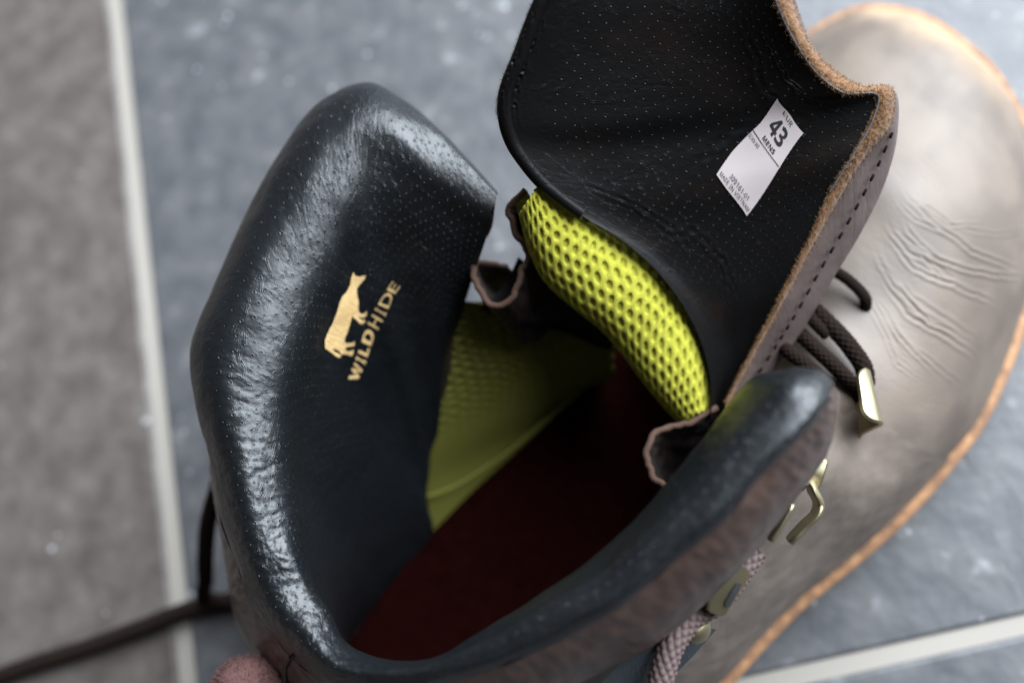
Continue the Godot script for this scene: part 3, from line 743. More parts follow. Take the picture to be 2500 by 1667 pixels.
func speckled(t: ImageTexture, count: int, seed_value: int, light: Color) -> ImageTexture:
	var im := t.get_image()
	var rng := RandomNumberGenerator.new()
	rng.seed = seed_value
	for k in count:
		var c := Vector2(rng.randf_range(9, im.get_width() - 9), rng.randf_range(9, im.get_height() - 9))
		var r := rng.randf_range(1.5, 5.5) * (1.0 if rng.randf() < 0.8 else 1.5)
		var amount := rng.randf_range(0.25, 0.9)
		for y in range(int(c.y - r), int(c.y + r) + 1):
			for x in range(int(c.x - r), int(c.x + r) + 1):
				var d := Vector2(x, y).distance_to(c) / r
				if d < 1.0:
					im.set_pixel(x, y, im.get_pixel(x, y).lerp(light, amount * (1.0 - d * d)))
	return ImageTexture.create_from_image(im)

func plain_mat(called: String, albedo: Color, rough: float, metal := 0.0) -> StandardMaterial3D:
	var m := StandardMaterial3D.new()
	m.resource_name = called
	m.albedo_color = albedo
	m.roughness = rough
	m.metallic = metal
	mat[called] = m
	return m

func bumped(m: StandardMaterial3D, t: Texture2D, centimetres: float) -> StandardMaterial3D:
	m.heightmap_enabled = true
	m.heightmap_texture = t
	m.heightmap_scale = centimetres
	return m

func triplanar(m: StandardMaterial3D, per_metre: float) -> StandardMaterial3D:
	m.uv1_triplanar = true
	m.uv1_world_triplanar = true
	m.uv1_scale = Vector3.ONE * per_metre
	return m

# ---------------------------------------------------------------- the scene
func _ready() -> void:
	stage()
	materials()
	floor_tiles()
	boot()

func stage() -> void:
	var cam := Camera3D.new()
	cam.name = "camera"
	cam.transform = Transform3D(Basis(Vector3(0.97553, -0.21985, 0.00000), Vector3(0.05904, 0.26200, -0.96326), Vector3(0.21177, 0.93969, 0.26857)), Vector3(0, 320.0, 0) * MM)
	cam.fov = 41.5023
	cam.near = 0.02
	cam.far = 30.0
	var lens := CameraAttributesPhysical.new()
	lens.frustum_focal_length = 31.6716
	lens.frustum_focus_distance = 0.217
	lens.exposure_aperture = 4.399
	lens.frustum_near = 0.02
	lens.frustum_far = 30.0
	cam.attributes = lens
	add_child(cam)
	cam.make_current()
	var env := Environment.new()
	env.background_mode = Environment.BG_COLOR
	env.background_color = Color(0.80, 0.78, 0.78)
	env.background_energy_multiplier = 0.085
	env.tonemap_mode = Environment.TONE_MAPPER_LINEAR
	env.tonemap_exposure = 1.28
	env.sdfgi_enabled = true
	env.ssao_enabled = true
	env.ssil_enabled = true
	var world := WorldEnvironment.new()
	world.name = "surroundings"
	world.environment = env
	add_child(world)
	# the tall window beside the boot
	var win := AreaLight3D.new()
	win.name = "window_light"
	win.area_size = Vector2(2.3, 1.9)
	win.area_normalize_energy = true
	win.light_color = Color(0.92, 0.96, 1.0)
	win.light_energy = 17.0
	win.area_range = 12.0
	win.shadow_enabled = true
	add_child(win)
	win.look_at_from_position(Vector3(0.95, 1.30, -1.10), Vector3(-0.02, 0.1, -0.1), Vector3.UP)

func materials() -> void:
	var grain := leather_relief(1024, 512, 27, 0.7, 4.0, Rect2())
	var li := plain_mat("lining_leather", lin(0.0052, 0.0066, 0.0082), 0.40)
	li.metallic_specular = 0.5
	li.clearcoat_enabled = true
	li.clearcoat = 0.22
	li.clearcoat_roughness = 0.26
	var lt := plain_mat("tongue_leather", Color.WHITE, 0.42)
	lt.metallic_specular = 0.3
	lt.uv1_scale = Vector3(100.0 / 128.0, 100.0 / 128.0, 1.0)
	var tm: StandardMaterial3D = mat.tongue_leather
	tm.albedo_color = Color.WHITE
	tm.albedo_texture = mottled(512, 256, 5, 0.012, [[0.0, lin(0.004, 0.004, 0.0045)], [0.55, lin(0.005, 0.0045, 0.0045)], [0.75, lin(0.008, 0.0058, 0.005)], [1.0, lin(0.017, 0.0085, 0.0065)]])
	var br := plain_mat("brown_leather", Color.WHITE, 0.34)
	br.albedo_texture = mottled(512, 512, 8, 0.02, [[0.0, lin(0.040, 0.026, 0.021)], [0.5, lin(0.062, 0.038, 0.030)], [1.0, lin(0.10, 0.058, 0.044)]])
	triplanar(bumped(br, grain, 0.005), 100.0 / 102.4 * 10.0)
	var va := plain_mat("nubuck", Color.WHITE, 0.58)
	va.albedo_texture = mottled(512, 512, 31, 0.012, [[0.0, lin(0.10, 0.078, 0.064)], [0.5, lin(0.16, 0.127, 0.104)], [1.0, lin(0.22, 0.175, 0.14)]])
	triplanar(bumped(va, grain, 0.004), 8.0)
	var to := plain_mat("worn_nubuck", Color.WHITE, 0.56)
	to.albedo_texture = worn_toe()
	var su := plain_mat("suede", Color.WHITE, 0.95)
	su.albedo_texture = mottled(256, 256, 41, 0.06, [[0.0, lin(0.07, 0.030, 0.012)], [0.5, lin(0.17, 0.080, 0.032)], [1.0, lin(0.34, 0.19, 0.085)]])
	triplanar(su, 40.0)
	su.rim_enabled = true
	su.rim = 0.4
	triplanar(bumped(plain_mat("gusset_leather", lin(0.022, 0.015, 0.013), 0.5), grain, 0.01), 9.0)
	plain_mat("cut_leather", lin(0.075, 0.038, 0.024), 0.9)
	plain_mat("suede_fibre", lin(0.27, 0.145, 0.06), 0.9)
	plain_mat("dark_fibre", lin(0.10, 0.08, 0.06), 0.9)
	plain_mat("edge_paint", lin(0.11, 0.115, 0.12), 0.6)
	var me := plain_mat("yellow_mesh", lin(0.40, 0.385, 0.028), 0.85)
	triplanar(bumped(me, grain, 0.02), 60.0)
	me.rim_enabled = true
	me.rim = 0.3
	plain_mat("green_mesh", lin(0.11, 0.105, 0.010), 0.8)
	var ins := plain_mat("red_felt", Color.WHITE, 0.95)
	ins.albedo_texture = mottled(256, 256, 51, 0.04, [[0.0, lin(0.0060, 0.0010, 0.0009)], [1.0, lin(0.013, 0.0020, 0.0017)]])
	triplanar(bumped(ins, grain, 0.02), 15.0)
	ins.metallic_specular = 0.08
	var ou := plain_mat("tongue_outer", Color.WHITE, 0.45)
	ou.albedo_texture = mottled(512, 512, 83, 0.02, [[0.0, lin(0.065, 0.045, 0.040)], [0.5, lin(0.11, 0.080, 0.073)], [1.0, lin(0.18, 0.14, 0.125)]])
	triplanar(bumped(ou, grain, 0.01), 9.0)
	var we := plain_mat("orange_welt", Color.WHITE, 0.75)
	we.albedo_texture = mottled(512, 512, 57, 0.03, [[0.0, lin(0.13, 0.065, 0.035)], [0.4, lin(0.25, 0.125, 0.06)], [0.65, lin(0.40, 0.205, 0.095)], [1.0, lin(0.52, 0.30, 0.15)]])
	triplanar(we, 9.0)
	plain_mat("dark_rubber", lin(0.05, 0.03, 0.02), 0.7)
	plain_mat("brass", lin(0.47, 0.41, 0.26), 0.42, 1.0)
	plain_mat("brown_lace", lin(0.14, 0.095, 0.09), 0.7)
	plain_mat("dark_lace", lin(0.016, 0.011, 0.009), 0.95).metallic_specular = 0.12
	var gf := plain_mat("gold_foil", Color.WHITE, 0.45)
	gf.albedo_texture = mottled(256, 256, 63, 0.05, [[0.0, lin(0.66, 0.42, 0.17)], [0.5, lin(0.80, 0.54, 0.24)], [1.0, lin(0.90, 0.66, 0.34)]])
	triplanar(bumped(gf, grain, 0.014), 12.0)
	plain_mat("label_paper", lin(0.62, 0.53, 0.52), 0.6)
	plain_mat("ink", lin(0.02, 0.02, 0.022), 0.7)
	plain_mat("pink_suede", lin(0.15, 0.078, 0.072), 1.0).metallic_specular = 0.1
	var bp := plain_mat("black_panel", lin(0.03, 0.036, 0.042), 0.4)
	triplanar(bumped(bp, grain, 0.02), 10.0)

# short wandering creases in two families of directions
func scratches(count: int, w: int, h: int, seed_value: int) -> Array:
	var rng := RandomNumberGenerator.new()
	rng.seed = seed_value
	var out := []
	for k in count:
		var at := Vector2(rng.randf_range(0, w), rng.randf_range(0, h))
		var a := rng.randfn(0.35 if rng.randf() < 0.6 else 1.7, 0.4)
		var l := rng.randf_range(12, 75)
		var d := Vector2(cos(a), sin(a)) * l
		var e := d.rotated(rng.randfn(0.0, 0.35)) * 0.7
		out.append([rng.randf_range(0.3, 1.5), rng.randf_range(0.75, 1.25), at.x, at.y, at.x + d.x, at.y + d.y, at.x + d.x + e.x, at.y + d.y + e.y])
	return out

# grey brown nubuck rubbed down to tan at the toe; u runs from the toe back, 2.048 to the tile
func worn_toe() -> ImageTexture:
	var n := noise(FastNoiseLite.TYPE_SIMPLEX_SMOOTH, 0.012, 33, 3)
	var im := Image.create(512, 512, false, Image.FORMAT_RGB8)
	var dark := Vector3(0.135, 0.106, 0.086)
	var mid := Vector3(0.185, 0.146, 0.116)
	var tan := Vector3(0.45, 0.30, 0.165)
	for y in 512:
		for x in 512:
			var k := n.get_noise_2d(x, y) * 0.5 + 0.5
			var c := dark.lerp(mid, smoothstep(0.25, 0.75, k))
			var toe := 1.0 - smoothstep(0.0, 120.0, x + 34.0 * (n.get_noise_2d(x * 0.7 + 900.0, y * 0.7)))
			c = c.lerp(tan, toe * 0.75)
			im.set_pixel(x, y, lin(c.x, c.y, c.z))
	return ImageTexture.create_from_image(im)

func floor_tiles() -> void:
	var slab := Node3D.new()
	slab.name = "floor"
	slab.set_meta("kind", "structure")
	slab.set_meta("label", "slate coloured square floor tiles with pale grout under the boot")
	slab.set_meta("category", "floor")
	slab.position = Vector3(-185.69296, 0.00000, 74.36579) * MM
	slab.rotation.y = 0.2300
	add_child(slab, true)
	var fine := mottled(1024, 1024, 61, 0.014, [[0.0, Color(0.255, 0.258, 0.268)], [0.38, Color(0.31, 0.312, 0.322)], [0.55, Color(0.335, 0.335, 0.342)], [0.70, Color(0.36, 0.355, 0.358)], [0.80, Color(0.46, 0.46, 0.47)], [1.0, Color(0.62, 0.62, 0.63)]], 5)
	var warm := mottled(1024, 1024, 67, 0.014, [[0.0, Color(0.275, 0.248, 0.232)], [0.40, Color(0.345, 0.318, 0.30)], [0.60, Color(0.372, 0.345, 0.326)], [0.78, Color(0.405, 0.38, 0.362)], [1.0, Color(0.56, 0.54, 0.52)]], 5)
	var rough := gray(noise(FastNoiseLite.TYPE_SIMPLEX_SMOOTH, 0.03, 71, 4), 512, 512)
	var rel := PackedFloat32Array()
	rel.resize(512 * 512)
	for i in rel.size():
		rel[i] = rough[i] / 255.0
	var relief := height_texture(rel, 512, 512)
	var tone := []
	for k in 2:
		var m := plain_mat("tile_%d" % k, Color.WHITE, 0.46)
		m.albedo_texture = speckled([fine, warm][k], 150 if k == 0 else 50, 81 + k, Color(0.80, 0.80, 0.81))
		bumped(m, relief, 0.05)
		m.uv1_scale = Vector3(0.35, 0.35, 1)
		tone.append(m)
	var gm := plain_mat("grout", Color(0.60, 0.575, 0.54), 0.95)
	var side := 594.0
	for gx in range(-1, 2):
		for gz in range(-2, 1):
			var st := SurfaceTool.new()
			st.begin(Mesh.PRIMITIVE_TRIANGLES)
			st.set_smooth_group(-1)
			var x0 := gx * (side + 6.6) + 3.3
			var z0 := gz * (side + 5.6) + 2.8
			var rings := []
			for q in [[0.0, -9.0], [0.0, -1.4], [0.5, -0.45], [1.5, 0.0]]:
				rings.append([Vector3(x0 + q[0], q[1], z0 + q[0]), Vector3(x0 + side - q[0], q[1], z0 + q[0]), Vector3(x0 + side - q[0], q[1], z0 + side - q[0]), Vector3(x0 + q[0], q[1], z0 + side - q[0])])
			for r in 3:
				for k in 4:
					var a: Vector3 = rings[r][k]
					var b: Vector3 = rings[r][(k + 1) % 4]
					var c: Vector3 = rings[r + 1][(k + 1) % 4]
					var d: Vector3 = rings[r + 1][k]
					for v in [a, b, c, a, c, d]:
						st.set_uv(Vector2(v.x, v.z) * 0.01)
						st.add_vertex(v * MM)
			var t: Array = rings[3]
			for v in [t[0], t[1], t[2], t[0], t[2], t[3]]:
				st.set_uv(Vector2(v.x, v.z) * 0.01)
				st.add_vertex(v * MM)
			st.generate_normals()
			st.generate_tangents()
			put("tile", st.commit(), tone[1 if gx < 0 else 0], slab)
	var bed := BoxMesh.new()
	bed.size = Vector3(1.9, 0.02, 1.9)
	var g := put("grout", bed, gm, slab)
	g.position = Vector3(0.2, -0.0112, -0.25)

func boot() -> void:
	var b := thing("boot", "worn brown leather lace up boot with black padded collar and yellow mesh lining", "boot")
	collar(b)
	upper(b)
	sole(b)
	tongue(b)
	inside(b)
	hardware(b)

func rows_of(table: Array) -> Array:
	var out := []
	for r in table:
		out.append(mm(r))
	return out

func groove(p: Vector2, path: Array) -> float:
	var best := 1e9
	for i in path.size() - 1:
		var a: Vector2 = path[i]
		var d: Vector2 = path[i + 1] - a
		var t := clampf((p - a).dot(d) / d.length_squared(), 0.0, 1.0)
		best = minf(best, p.distance_squared_to(a + d * t))
	return best

# sinks the creases (paths in net coordinates) and a soft noise into a dense sheet
func weathered(s: Dictionary, per_u: int, per_v: int, creases: Array, lump: float, freq: float, seed_value: int, out := 1.0) -> Dictionary:
	var n := grid_normals(s.p, s.nu, s.nv)
	var f := noise(FastNoiseLite.TYPE_SIMPLEX_SMOOTH, freq, seed_value, 3)
	var p: PackedVector3Array = s.p.duplicate()
	var uv: PackedVector2Array = s.uv
	var push := PackedFloat32Array()
	push.resize(p.size())
	for i in p.size():
		var q := p[i] / MM
		push[i] = f.get_noise_3d(q.x, q.y, q.z) * lump
	for c in creases:
		var path := []
		var lo := Vector2(1e9, 1e9)
		var hi := -lo
		for k in range(2, c.size(), 2):
			var ij := Vector2i(int(c[k] * per_u), int(c[k + 1] * per_v))
			var w: Vector2 = uv[clampi(ij.x, 0, s.nu - 1) * s.nv + clampi(ij.y, 0, s.nv - 1)]
			path.append(w)
			lo = lo.min(w)
			hi = hi.max(w)
		var depth: float = c[0]
		var width: float = c[1]
		var reach := width * 3.5
		for i in s.nu:
			if uv[i * s.nv].x < lo.x - reach or uv[i * s.nv].x > hi.x + reach:
				continue
			for j in s.nv:
				var w := uv[i * s.nv + j]
				if w.y < lo.y - reach or w.y > hi.y + reach:
					continue
				var wob := Vector2(f.get_noise_2d(w.x * 2.0, w.y * 2.0), f.get_noise_2d(w.y * 2.0 + 90.0, w.x * 2.0)) * width * 1.4
				var d2 := groove(w + wob, path) / (width * width)
				if d2 < 12.0:
					push[i * s.nv + j] += depth * (-exp(-d2 * 1.5) + 0.55 * exp(-(sqrt(d2) - 1.7) * (sqrt(d2) - 1.7) * 2.0))
	for i in p.size():
		p[i] += n[i] * push[i] * MM * out
	return {"p": p, "nu": s.nu, "nv": s.nv, "uv": s.uv}

func collar(b: Node3D) -> void:
	var s := sheet(rows_of(LINING), 22, 34)
	# n of this sheet: sign found so that the padding swells towards the foot's opening
	s = weathered(s, 22, 34, [], 0.3, 0.06, 5, LINING_OUT)
	# the creases that can be made out one by one, then the fine crackle, all in the relief of the leather
	var strokes := scratches(7500, 2048, 1280, 21)
	for c in LINING_CREASES:
		var line := [c[0], c[1]]
		for k in range(2, c.size(), 2):
			var w: Vector2 = s.uv[clampi(int(c[k] * 22), 0, s.nu - 1) * s.nv + clampi(int(c[k + 1] * 34), 0, s.nv - 1)]
			line.append_array([w.x / 0.125, w.y / 0.125])
		strokes.append(line)
	bumped(mat.lining_leather, leather_relief(2048, 1280, 11, 0.42, 4.0, Rect2(10, 10, 2030, 1200), strokes), 0.0068)
	mat.lining_leather.uv1_scale = Vector3(100.0 / 256.0, 100.0 / 160.0, 1.0)
	var f := noise(FastNoiseLite.TYPE_SIMPLEX_SMOOTH, 0.22, 77, 3)
	var n := grid_normals(s.p, s.nu, s.nv)
	var p: PackedVector3Array = s.p
	# puckers across the padded roll, strongest round the heel
	for i in s.nu:
		var st := float(i) / 22.0
		var heel := smoothstep(6.5, 10.5, st) * (1.0 - 0.92 * smoothstep(14.5, 18.0, st))
		for j in s.nv:
			var t := float(j) / 34.0
			var roll := smoothstep(2.2, 3.2, t) * (1.0 - 0.7 * smoothstep(4.4, 5.2, t))
			var w: Vector2 = s.uv[i * s.nv + j]
			p[i * s.nv + j] += n[i * s.nv + j] * LINING_OUT * MM * f.get_noise_2d(w.x * 1.8, w.y * 0.6) * 0.26 * roll * (0.06 + heel)
	s.p = p
	put("collar_lining", grid_mesh(s, 0.01, LINING_OUT), mat.lining_leather, b)
	# gold foil stamped on the lining: an ox and a word
	var foil := SurfaceTool.new()
	foil.begin(Mesh.PRIMITIVE_TRIANGLES)
	var outline := PackedVector2Array()
	for k in range(0, OX.size(), 2):
		outline.append(Vector2(OX[k], OX[k + 1]))
	var tri := Geometry2D.triangulate_polygon(outline)
	var plane_tri := PackedVector2Array()
	for k in tri:
		plane_tri.append(outline[k])
	for k in range(0, plane_tri.size(), 3):
		split_foil(foil, s, plane_tri[k], plane_tri[k + 1], plane_tri[k + 2], 3)
	foil.generate_normals()
	var ox := put("foil_ox", foil.commit(), mat.gold_foil, b)
	ox.set_meta("label", "gold foil ox silhouette stamped on the black lining")
	var word := Node3D.new()
	word.name = "foil_word"
	word.set_meta("label", "gold foil lettering reading WILDHIDE")
	b.add_child(word, true)
	var place := func(q: Vector2, x0: float, x1: float) -> Vector3:
		var x := lerpf(x0, x1, q.x)
		var lo := quad(WORD_BASE, x)
		var hi := quad(WORD_TOP, x)
		return at_sheet(s, 22, 34, lo.lerp(hi, q.y), LINING_OUT * 0.12 * MM)
	var letters := "WILDHIDE"
	var spans := [[0.0, 0.19], [0.225, 0.27], [0.31, 0.40], [0.43, 0.57], [0.615, 0.715], [0.755, 0.785], [0.815, 0.915], [0.93, 1.0]]
	for k in 8:
		var at: Array = spans[k]
		put("letter", glyphs(letters[k], k < 4, func(q: Vector2) -> Vector3: return place.call(q, at[0], at[1])), mat.gold_foil, word)

func quad(a: Array, x: float) -> Vector2:
	var p := Vector2(a[0], a[1])
	var m := Vector2(a[2], a[3])
	var q := Vector2(a[4], a[5])
	return p * (2.0 * (x - 0.5) * (x - 1.0)) - m * (4.0 * x * (x - 1.0)) + q * (2.0 * x * (x - 0.5))

func split_foil(st: SurfaceTool, s: Dictionary, a: Vector2, b: Vector2, c: Vector2, deep: int) -> void:
	if deep > 0:
		var ab := (a + b) * 0.5
		var bc := (b + c) * 0.5
		var ca := (c + a) * 0.5
		split_foil(st, s, a, ab, ca, deep - 1)
		split_foil(st, s, ab, b, bc, deep - 1)
		split_foil(st, s, ca, bc, c, deep - 1)
		split_foil(st, s, ab, bc, ca, deep - 1)
		return
	for q in [a, b, c]:
		st.add_vertex(at_sheet(s, 22, 34, q, LINING_OUT * 0.12 * MM))

func upper(b: Node3D) -> void:
	var s := sheet(rows_of(QUARTER), 14, 14)
	s = weathered(s, 14, 14, [], 0.5, 0.08, 15, QUARTER_OUT)
	var f := noise(FastNoiseLite.TYPE_SIMPLEX_SMOOTH, 0.25, 79, 2)
	var n := grid_normals(s.p, s.nu, s.nv)
	var p: PackedVector3Array = s.p
	for i in s.nu:
		for j in s.nv:
			var t := float(j) / 14.0
			var w: Vector2 = s.uv[i * s.nv + j]
			p[i * s.nv + j] += n[i * s.nv + j] * QUARTER_OUT * MM * f.get_noise_2d(w.x * 1.5, w.y * 0.25) * 0.38 * (1.0 - smoothstep(1.2, 2.2, t)) * smoothstep(0.0, 0.4, t)
	s.p = p
	# the brown collar band is one piece of leather, the quarter below it another
	var cut := 14 * 3
	put("collar_band", grid_mesh(cropped(s, 0, cut), 0.01, QUARTER_OUT), mat.brown_leather, b)
	put("quarter", grid_mesh(cropped(s, cut, s.nv - 1), 0.01, QUARTER_OUT), mat.nubuck, b)
	var v := sheet(rows_of(VAMP), 18, 18)
	v = weathered(v, 18, 18, [], 0.3, 0.025, 25, VAMP_OUT)
	var strokes := []
	for c in VAMP_CREASES:
		var line := [c[0], c[1]]
		for k in range(2, c.size(), 2):
			var w: Vector2 = v.uv[clampi(int(c[k] * 18), 0, v.nu - 1) * v.nv + clampi(int(c[k + 1] * 18), 0, v.nv - 1)]
			line.append_array([w.x / 0.2, w.y / 0.2])
		strokes.append(line)
	bumped(mat.worn_nubuck, leather_relief(1024, 1024, 43, 0.25, 1.0, Rect2(), strokes, 0.25), 0.011)
	mat.worn_nubuck.uv1_scale = Vector3(100.0 / 204.8, 100.0 / 204.8, 1.0)
	put("vamp", grid_mesh(v, 0.01, VAMP_OUT), mat.worn_nubuck, b)
	put("ankle_panel", grid_mesh(sheet(rows_of(PANEL), 10, 8), 0.01, 1.0), mat.black_panel, b)

func cropped(s: Dictionary, from: int, to: int) -> Dictionary:
	var p := PackedVector3Array()
	var uv := PackedVector2Array()
	for i in s.nu:
		for j in range(from, to + 1):
			p.append(s.p[i * s.nv + j])
			uv.append(s.uv[i * s.nv + j])
	return {"p": p, "nu": s.nu, "nv": to - from + 1, "uv": uv}

func ring_sheet(profiles: Array) -> Dictionary:
	# profiles: closed rings of equal length, one inside the next
	var fine := []
	for r in profiles:
		var closed: PackedVector3Array = r.duplicate()
		closed.append(r[0])
		fine.append(spline_row(closed, 6))
	var nu: int = fine[0].size()
	var nv := fine.size()
	var p := PackedVector3Array()
	for i in nu:
		for j in nv:
			p.append(fine[j][i])
	return {"p": p, "nu": nu, "nv": nv, "uv": lengths(p, nu, nv)}

func sole(b: Node3D) -> void:
	var outer := mm(RING)
	var c := Vector3.ZERO
	for q in outer:
		c += q / outer.size()
	var make := func(inset: float, h: float) -> PackedVector3Array:
		var r := PackedVector3Array()
		for i in outer.size():
			var t := (outer[(i + 1) % outer.size()] - outer[i - 1]).normalized()
			var side := Vector3(t.z, 0, -t.x)
			if side.dot(c - outer[i]) < 0.0:
				side = -side
			var q := outer[i] + side * inset * MM
			r.append(Vector3(q.x, h * MM, q.z))
		return r
	put("welt", grid_mesh(ring_sheet([make.call(9.0, 18.6), make.call(4.0, 18.4), make.call(2.2, 18.3), make.call(1.0, 18.2), make.call(0.2, 17.6), make.call(0.0, 16.8), make.call(0.2, 14.5), make.call(1.2, 14.0)])), mat.orange_welt, b)
	put("outsole", grid_mesh(ring_sheet([make.call(1.0, 14.2), make.call(0.4, 13.0), make.call(0.8, 6.0), make.call(0.5, 2.0), make.call(2.0, 0.2), make.call(12.0, 0.2)])), mat.dark_rubber, b)

func tongue(b: Node3D) -> void:
	var per_u := 24
	var per_v := 44
	var s := sheet(rows_of(TONGUE), per_u, per_v)
	s = weathered(s, per_u, per_v, [], 0.16, 0.04, 35, TONGUE_OUT)
	var strokes := scratches(1300, 1024, 1024, 4)
	for c in TONGUE_CREASES:
		var line := [c[0] * 5.0, c[1] * 4.0]
		for k in range(2, c.size(), 2):
			var w: Vector2 = s.uv[clampi(int(c[k] * per_u), 0, s.nu - 1) * s.nv + clampi(int(c[k + 1] * per_v), 0, s.nv - 1)]
			line.append_array([w.x / 0.125, w.y / 0.125])
		strokes.append(line)
	bumped(mat.tongue_leather, leather_relief(1024, 1024, 13, 0.5, 3.0, Rect2(20, 90, 700, 560), strokes), 0.0045)
	put("tongue_lining", grid_mesh(s, 0.01, TONGUE_OUT), mat.tongue_leather, b)
	put("edge_binding", tube(mm(TONGUE_LIP), 1.7 * MM, 8, 14), mat.tongue_leather, b)
	var e := sheet(rows_of(SUEDE), 26, 8)
	e = weathered(e, 26, 8, [], 0.4, 0.7, 37, 1.0)
	put("suede_edge", grid_mesh(e, 0.01, 1.0), mat.suede, b)
	put("painted_edge", tube(mm(EDGE_LINE), 0.26 * MM, 20, 8), mat.edge_paint, b)
	put("tongue_back", grid_mesh(sheet(rows_of(TONGUE_BACK), 16, 10), 0.01, 1.0), mat.tongue_outer, b)
	# fibres on the raw suede edge and on the binding
	var pts := PackedVector3Array()
	var dirs := PackedVector3Array()
	var n := grid_normals(e.p, e.nu, e.nv)
	var rng := RandomNumberGenerator.new()
	rng.seed = 99
	for k in 9000:
		var i := rng.randi_range(0, e.nu - 1)
		var j := rng.randi_range(2, e.nv - 1)
		pts.append(e.p[i * e.nv + j])
		var d := n[i * e.nv + j]
		dirs.append(d if d.y > -0.2 else -d)
	put("suede_fibres", fuzz(pts, dirs, 0.9 * MM, 0.045 * MM, 3), mat.suede_fibre, b).set_meta("kind", "stuff")
	pts.clear()
	dirs.clear()
	var lip := spline_row(mm(TONGUE_LIP), 30)
	for k in 900:
		var q := lip[rng.randi_range(0, lip.size() / 2)]
		var d := Vector3(-1.0, rng.randf_range(-0.3, 0.8), rng.randf_range(-0.6, 0.3)).normalized()
		pts.append(q + d * 1.6 * MM)
		dirs.append(d)
	put("binding_fibres", fuzz(pts, dirs, 1.0 * MM, 0.03 * MM, 4), mat.dark_fibre, b).set_meta("kind", "stuff")
	# stitches on the outer face of the tongue
	var seam := spline_row(mm(SEAM), 14)
	var k := 4
	while k < seam.size() - 3:
		put("stitch", tube(PackedVector3Array([seam[k], seam[k + 1] + Vector3(0, 0.4, 0) * MM, seam[k + 2]]), 0.36 * MM, 3, 6, 0.0, 1.0, true), mat.dark_lace, b)
		k += 4
	# the size sticker
	var label := Node3D.new()
	label.name = "size_label"
	label.set_meta("label", "small white size sticker with black print on the tongue")
	b.add_child(label, true)
	var lp := func(q: Vector2, lift: float) -> Vector3:
		var r0 := quad(LABEL_ST.slice(0, 6), q.x)
		var r1 := quad(LABEL_ST.slice(6, 12), q.x)
		var r2 := quad(LABEL_ST.slice(12, 18), q.x)
		return at_sheet(s, per_u, per_v, quad([r0.x, r0.y, r1.x, r1.y, r2.x, r2.y], q.y), TONGUE_OUT * lift * MM)
	var gp := PackedVector3Array()
	var gu := PackedVector2Array()
	for i in 41:
		for j in 25:
			gp.append(lp.call(Vector2(j / 24.0, i / 40.0), 0.25))
			gu.append(Vector2(i, j))
	put("paper", grid_mesh({"p": gp, "nu": 41, "nv": 25, "uv": gu}, 0.01, 1.0), mat.label_paper, label)
	for t in LABEL_TEXT:
		var box: Array = t[1]
		put("print", glyphs(t[0], t[2], func(q: Vector2) -> Vector3: return lp.call(Vector2(lerpf(box[0], box[2], q.x), lerpf(box[3], box[1], q.y)), 0.36)), mat.ink, label)
	var st := SurfaceTool.new()
	st.begin(Mesh.PRIMITIVE_TRIANGLES)
	for i in 16:
		var x0 := lerpf(0.0, 0.97, i / 16.0)
		var x1 := lerpf(0.0, 0.97, (i + 1) / 16.0)
		var quad_pts := [lp.call(Vector2(x0, 0.417), 0.36), lp.call(Vector2(x1, 0.417), 0.36), lp.call(Vector2(x1, 0.424), 0.36), lp.call(Vector2(x0, 0.424), 0.36)]
		for q in [0, 1, 2, 0, 2, 3]:
			st.add_vertex(quad_pts[q])
	st.generate_normals()
	put("rule", st.commit(), mat.ink, label)

# knitted spacer mesh: a staggered grid of long holes sunk into a sheet
func knit(s: Dictionary, turn: float, depth: float, out: float, worn_from: float) -> Dictionary:
	var n := grid_normals(s.p, s.nu, s.nv)
	var p: PackedVector3Array = s.p.duplicate()
	var f := noise(FastNoiseLite.TYPE_SIMPLEX_SMOOTH, 0.06, 19, 2)
	for i in p.size():
		var w: Vector2 = s.uv[i].rotated(turn)
		w += Vector2(f.get_noise_2d(w.x, w.y), f.get_noise_2d(w.y + 50.0, w.x)) * 0.9
		var gx := w.x / 2.45
		var best := 9.0
		for o in 2:
			var col: float = floor(gx) + o
			var dx := (gx - col) * 2.45
			var gy := w.y / 4.2 + (0.5 if posmod(int(col), 2) == 1 else 0.0)
			var dy: float = (gy - round(gy)) * 4.2
			best = minf(best, Vector2(dx / 0.84, dy / 1.5).length())
		var h := -depth * (1.0 - smoothstep(0.58, 1.02, best)) + 0.22 * clampf(best - 1.0, 0.0, 0.5)
		if worn_from > 0.0:
			h *= 1.0 - smoothstep(worn_from * 0.3, worn_from, float(i / s.nv) / s.nu) 
		p[i] += n[i] * h * MM * out
	return {"p": p, "nu": s.nu, "nv": s.nv, "uv": s.uv}

func flap(called: String, table: Array, b: Node3D) -> void:
	var s := sheet(rows_of(table), 8, 8)
	s = weathered(s, 8, 8, [], 1.1, 0.14, 45, 1.0)
	var inner := shifted(s, -0.8 * MM)
	var outer := shifted(s, 0.8 * MM)
	var st := fresh()
	add_grid(st, inner, 0.01, -1.0)
	add_grid(st, outer, 0.01, 1.0)
	var o := put(called, commit(st), mat.gusset_leather, b)
	var rim := PackedVector3Array()
	for i in range(0, s.nu, 2):
		rim.append(s.p[i * s.nv])
	put("cut_edge", tube(rim, 0.85 * MM, 3, 10, 0.12), mat.cut_leather, o)

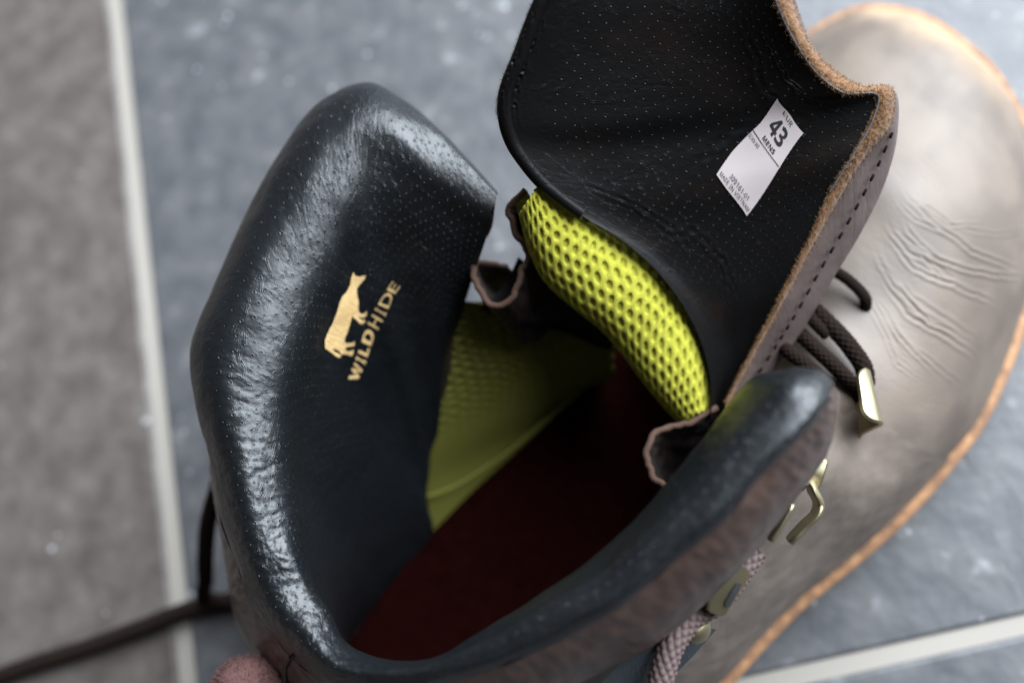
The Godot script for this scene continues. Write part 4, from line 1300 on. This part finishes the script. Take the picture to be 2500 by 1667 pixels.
func inside(b: Node3D) -> void:
	var s := sheet(rows_of(MESH), 56, 34)
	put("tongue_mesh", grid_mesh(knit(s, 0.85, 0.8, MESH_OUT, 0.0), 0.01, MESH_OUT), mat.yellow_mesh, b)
	var g := sheet(rows_of(GREEN), 60, 50)
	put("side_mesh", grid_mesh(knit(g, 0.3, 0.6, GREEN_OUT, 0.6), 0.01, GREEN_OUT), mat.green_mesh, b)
	put("side_seam", tube(mm(GREEN_SEAM), 0.7 * MM, 8, 8), mat.green_mesh, b)
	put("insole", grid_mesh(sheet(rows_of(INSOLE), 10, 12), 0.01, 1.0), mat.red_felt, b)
	put("gusset_panel", grid_mesh(sheet(rows_of(GPANEL), 10, 10), 0.01, 1.0), mat.tongue_leather, b)
	flap("gusset", GUSSET_A, b)
	flap("gusset", GUSSET_B, b)

func hardware(b: Node3D) -> void:
	for h in HOOKS:
		var o := put("lace_hook", strap(mm(h[0]), Vector3(h[1][0], h[1][1], h[1][2]), h[2] * MM, h[3] * MM, 8), mat.brass, b)
		if h.size() > 4:
			put("rivet", dome(Vector3(h[4][0], h[4][1], h[4][2]) * MM, Vector3(h[1][0], h[1][1] + 1.0, h[1][2]), [[0.02, 1.3], [1.2, 1.1], [2.2, 0.6], [2.6, 0.0], [2.6, -1.5]]), mat.brass, o)
	put("slot", strap(mm(SLOT), Vector3(HOOKS[4][1][0], HOOKS[4][1][1], HOOKS[4][1][2]), 1.6 * MM, 0.6 * MM, 8), mat.ink, b)
	for r in STUDS:
		put("eyelet_stud", dome(Vector3(r[0], r[1], r[2]) * MM, Vector3(r[3], r[4], r[5]), [[0.02, 1.9], [1.2, 1.8], [2.3, 1.35], [3.0, 0.6], [3.2, -0.2], [3.0, -0.8], [2.0, -1.2], [2.0, -4.0]]), mat.brass, b)
	for l in LACES:
		put("lace", tube(mm(l[0]), l[1] * MM, 26, 40, 0.13), mat.brown_lace if l[2] == 0 else mat.dark_lace, b)
	var tab := put("heel_tab", tube(mm(TAB), 6.0 * MM, 14, 24), mat.pink_suede, b)
	tab.set_meta("label", "pinkish fuzzy pull tab at the heel")
	var path := spline_row(mm(TAB), 60)
	var pts := PackedVector3Array()
	var dirs := PackedVector3Array()
	var rng := RandomNumberGenerator.new()
	rng.seed = 123
	for k in 20000:
		var i := rng.randi_range(1, path.size() - 2)
		var t := (path[i + 1] - path[i - 1]).normalized()
		var d := t.cross(Vector3(rng.randfn(), rng.randfn(), rng.randfn())).normalized()
		pts.append(path[i] + d * 5.9 * MM)
		dirs.append(d)
	put("nap", fuzz(pts, dirs, 1.5 * MM, 0.06 * MM, 8), mat.pink_suede, tab).set_meta("kind", "stuff")
	put("heel_seam", tube(mm(HEEL_SEAM), 0.5 * MM, 6, 8), mat.dark_rubber, b)
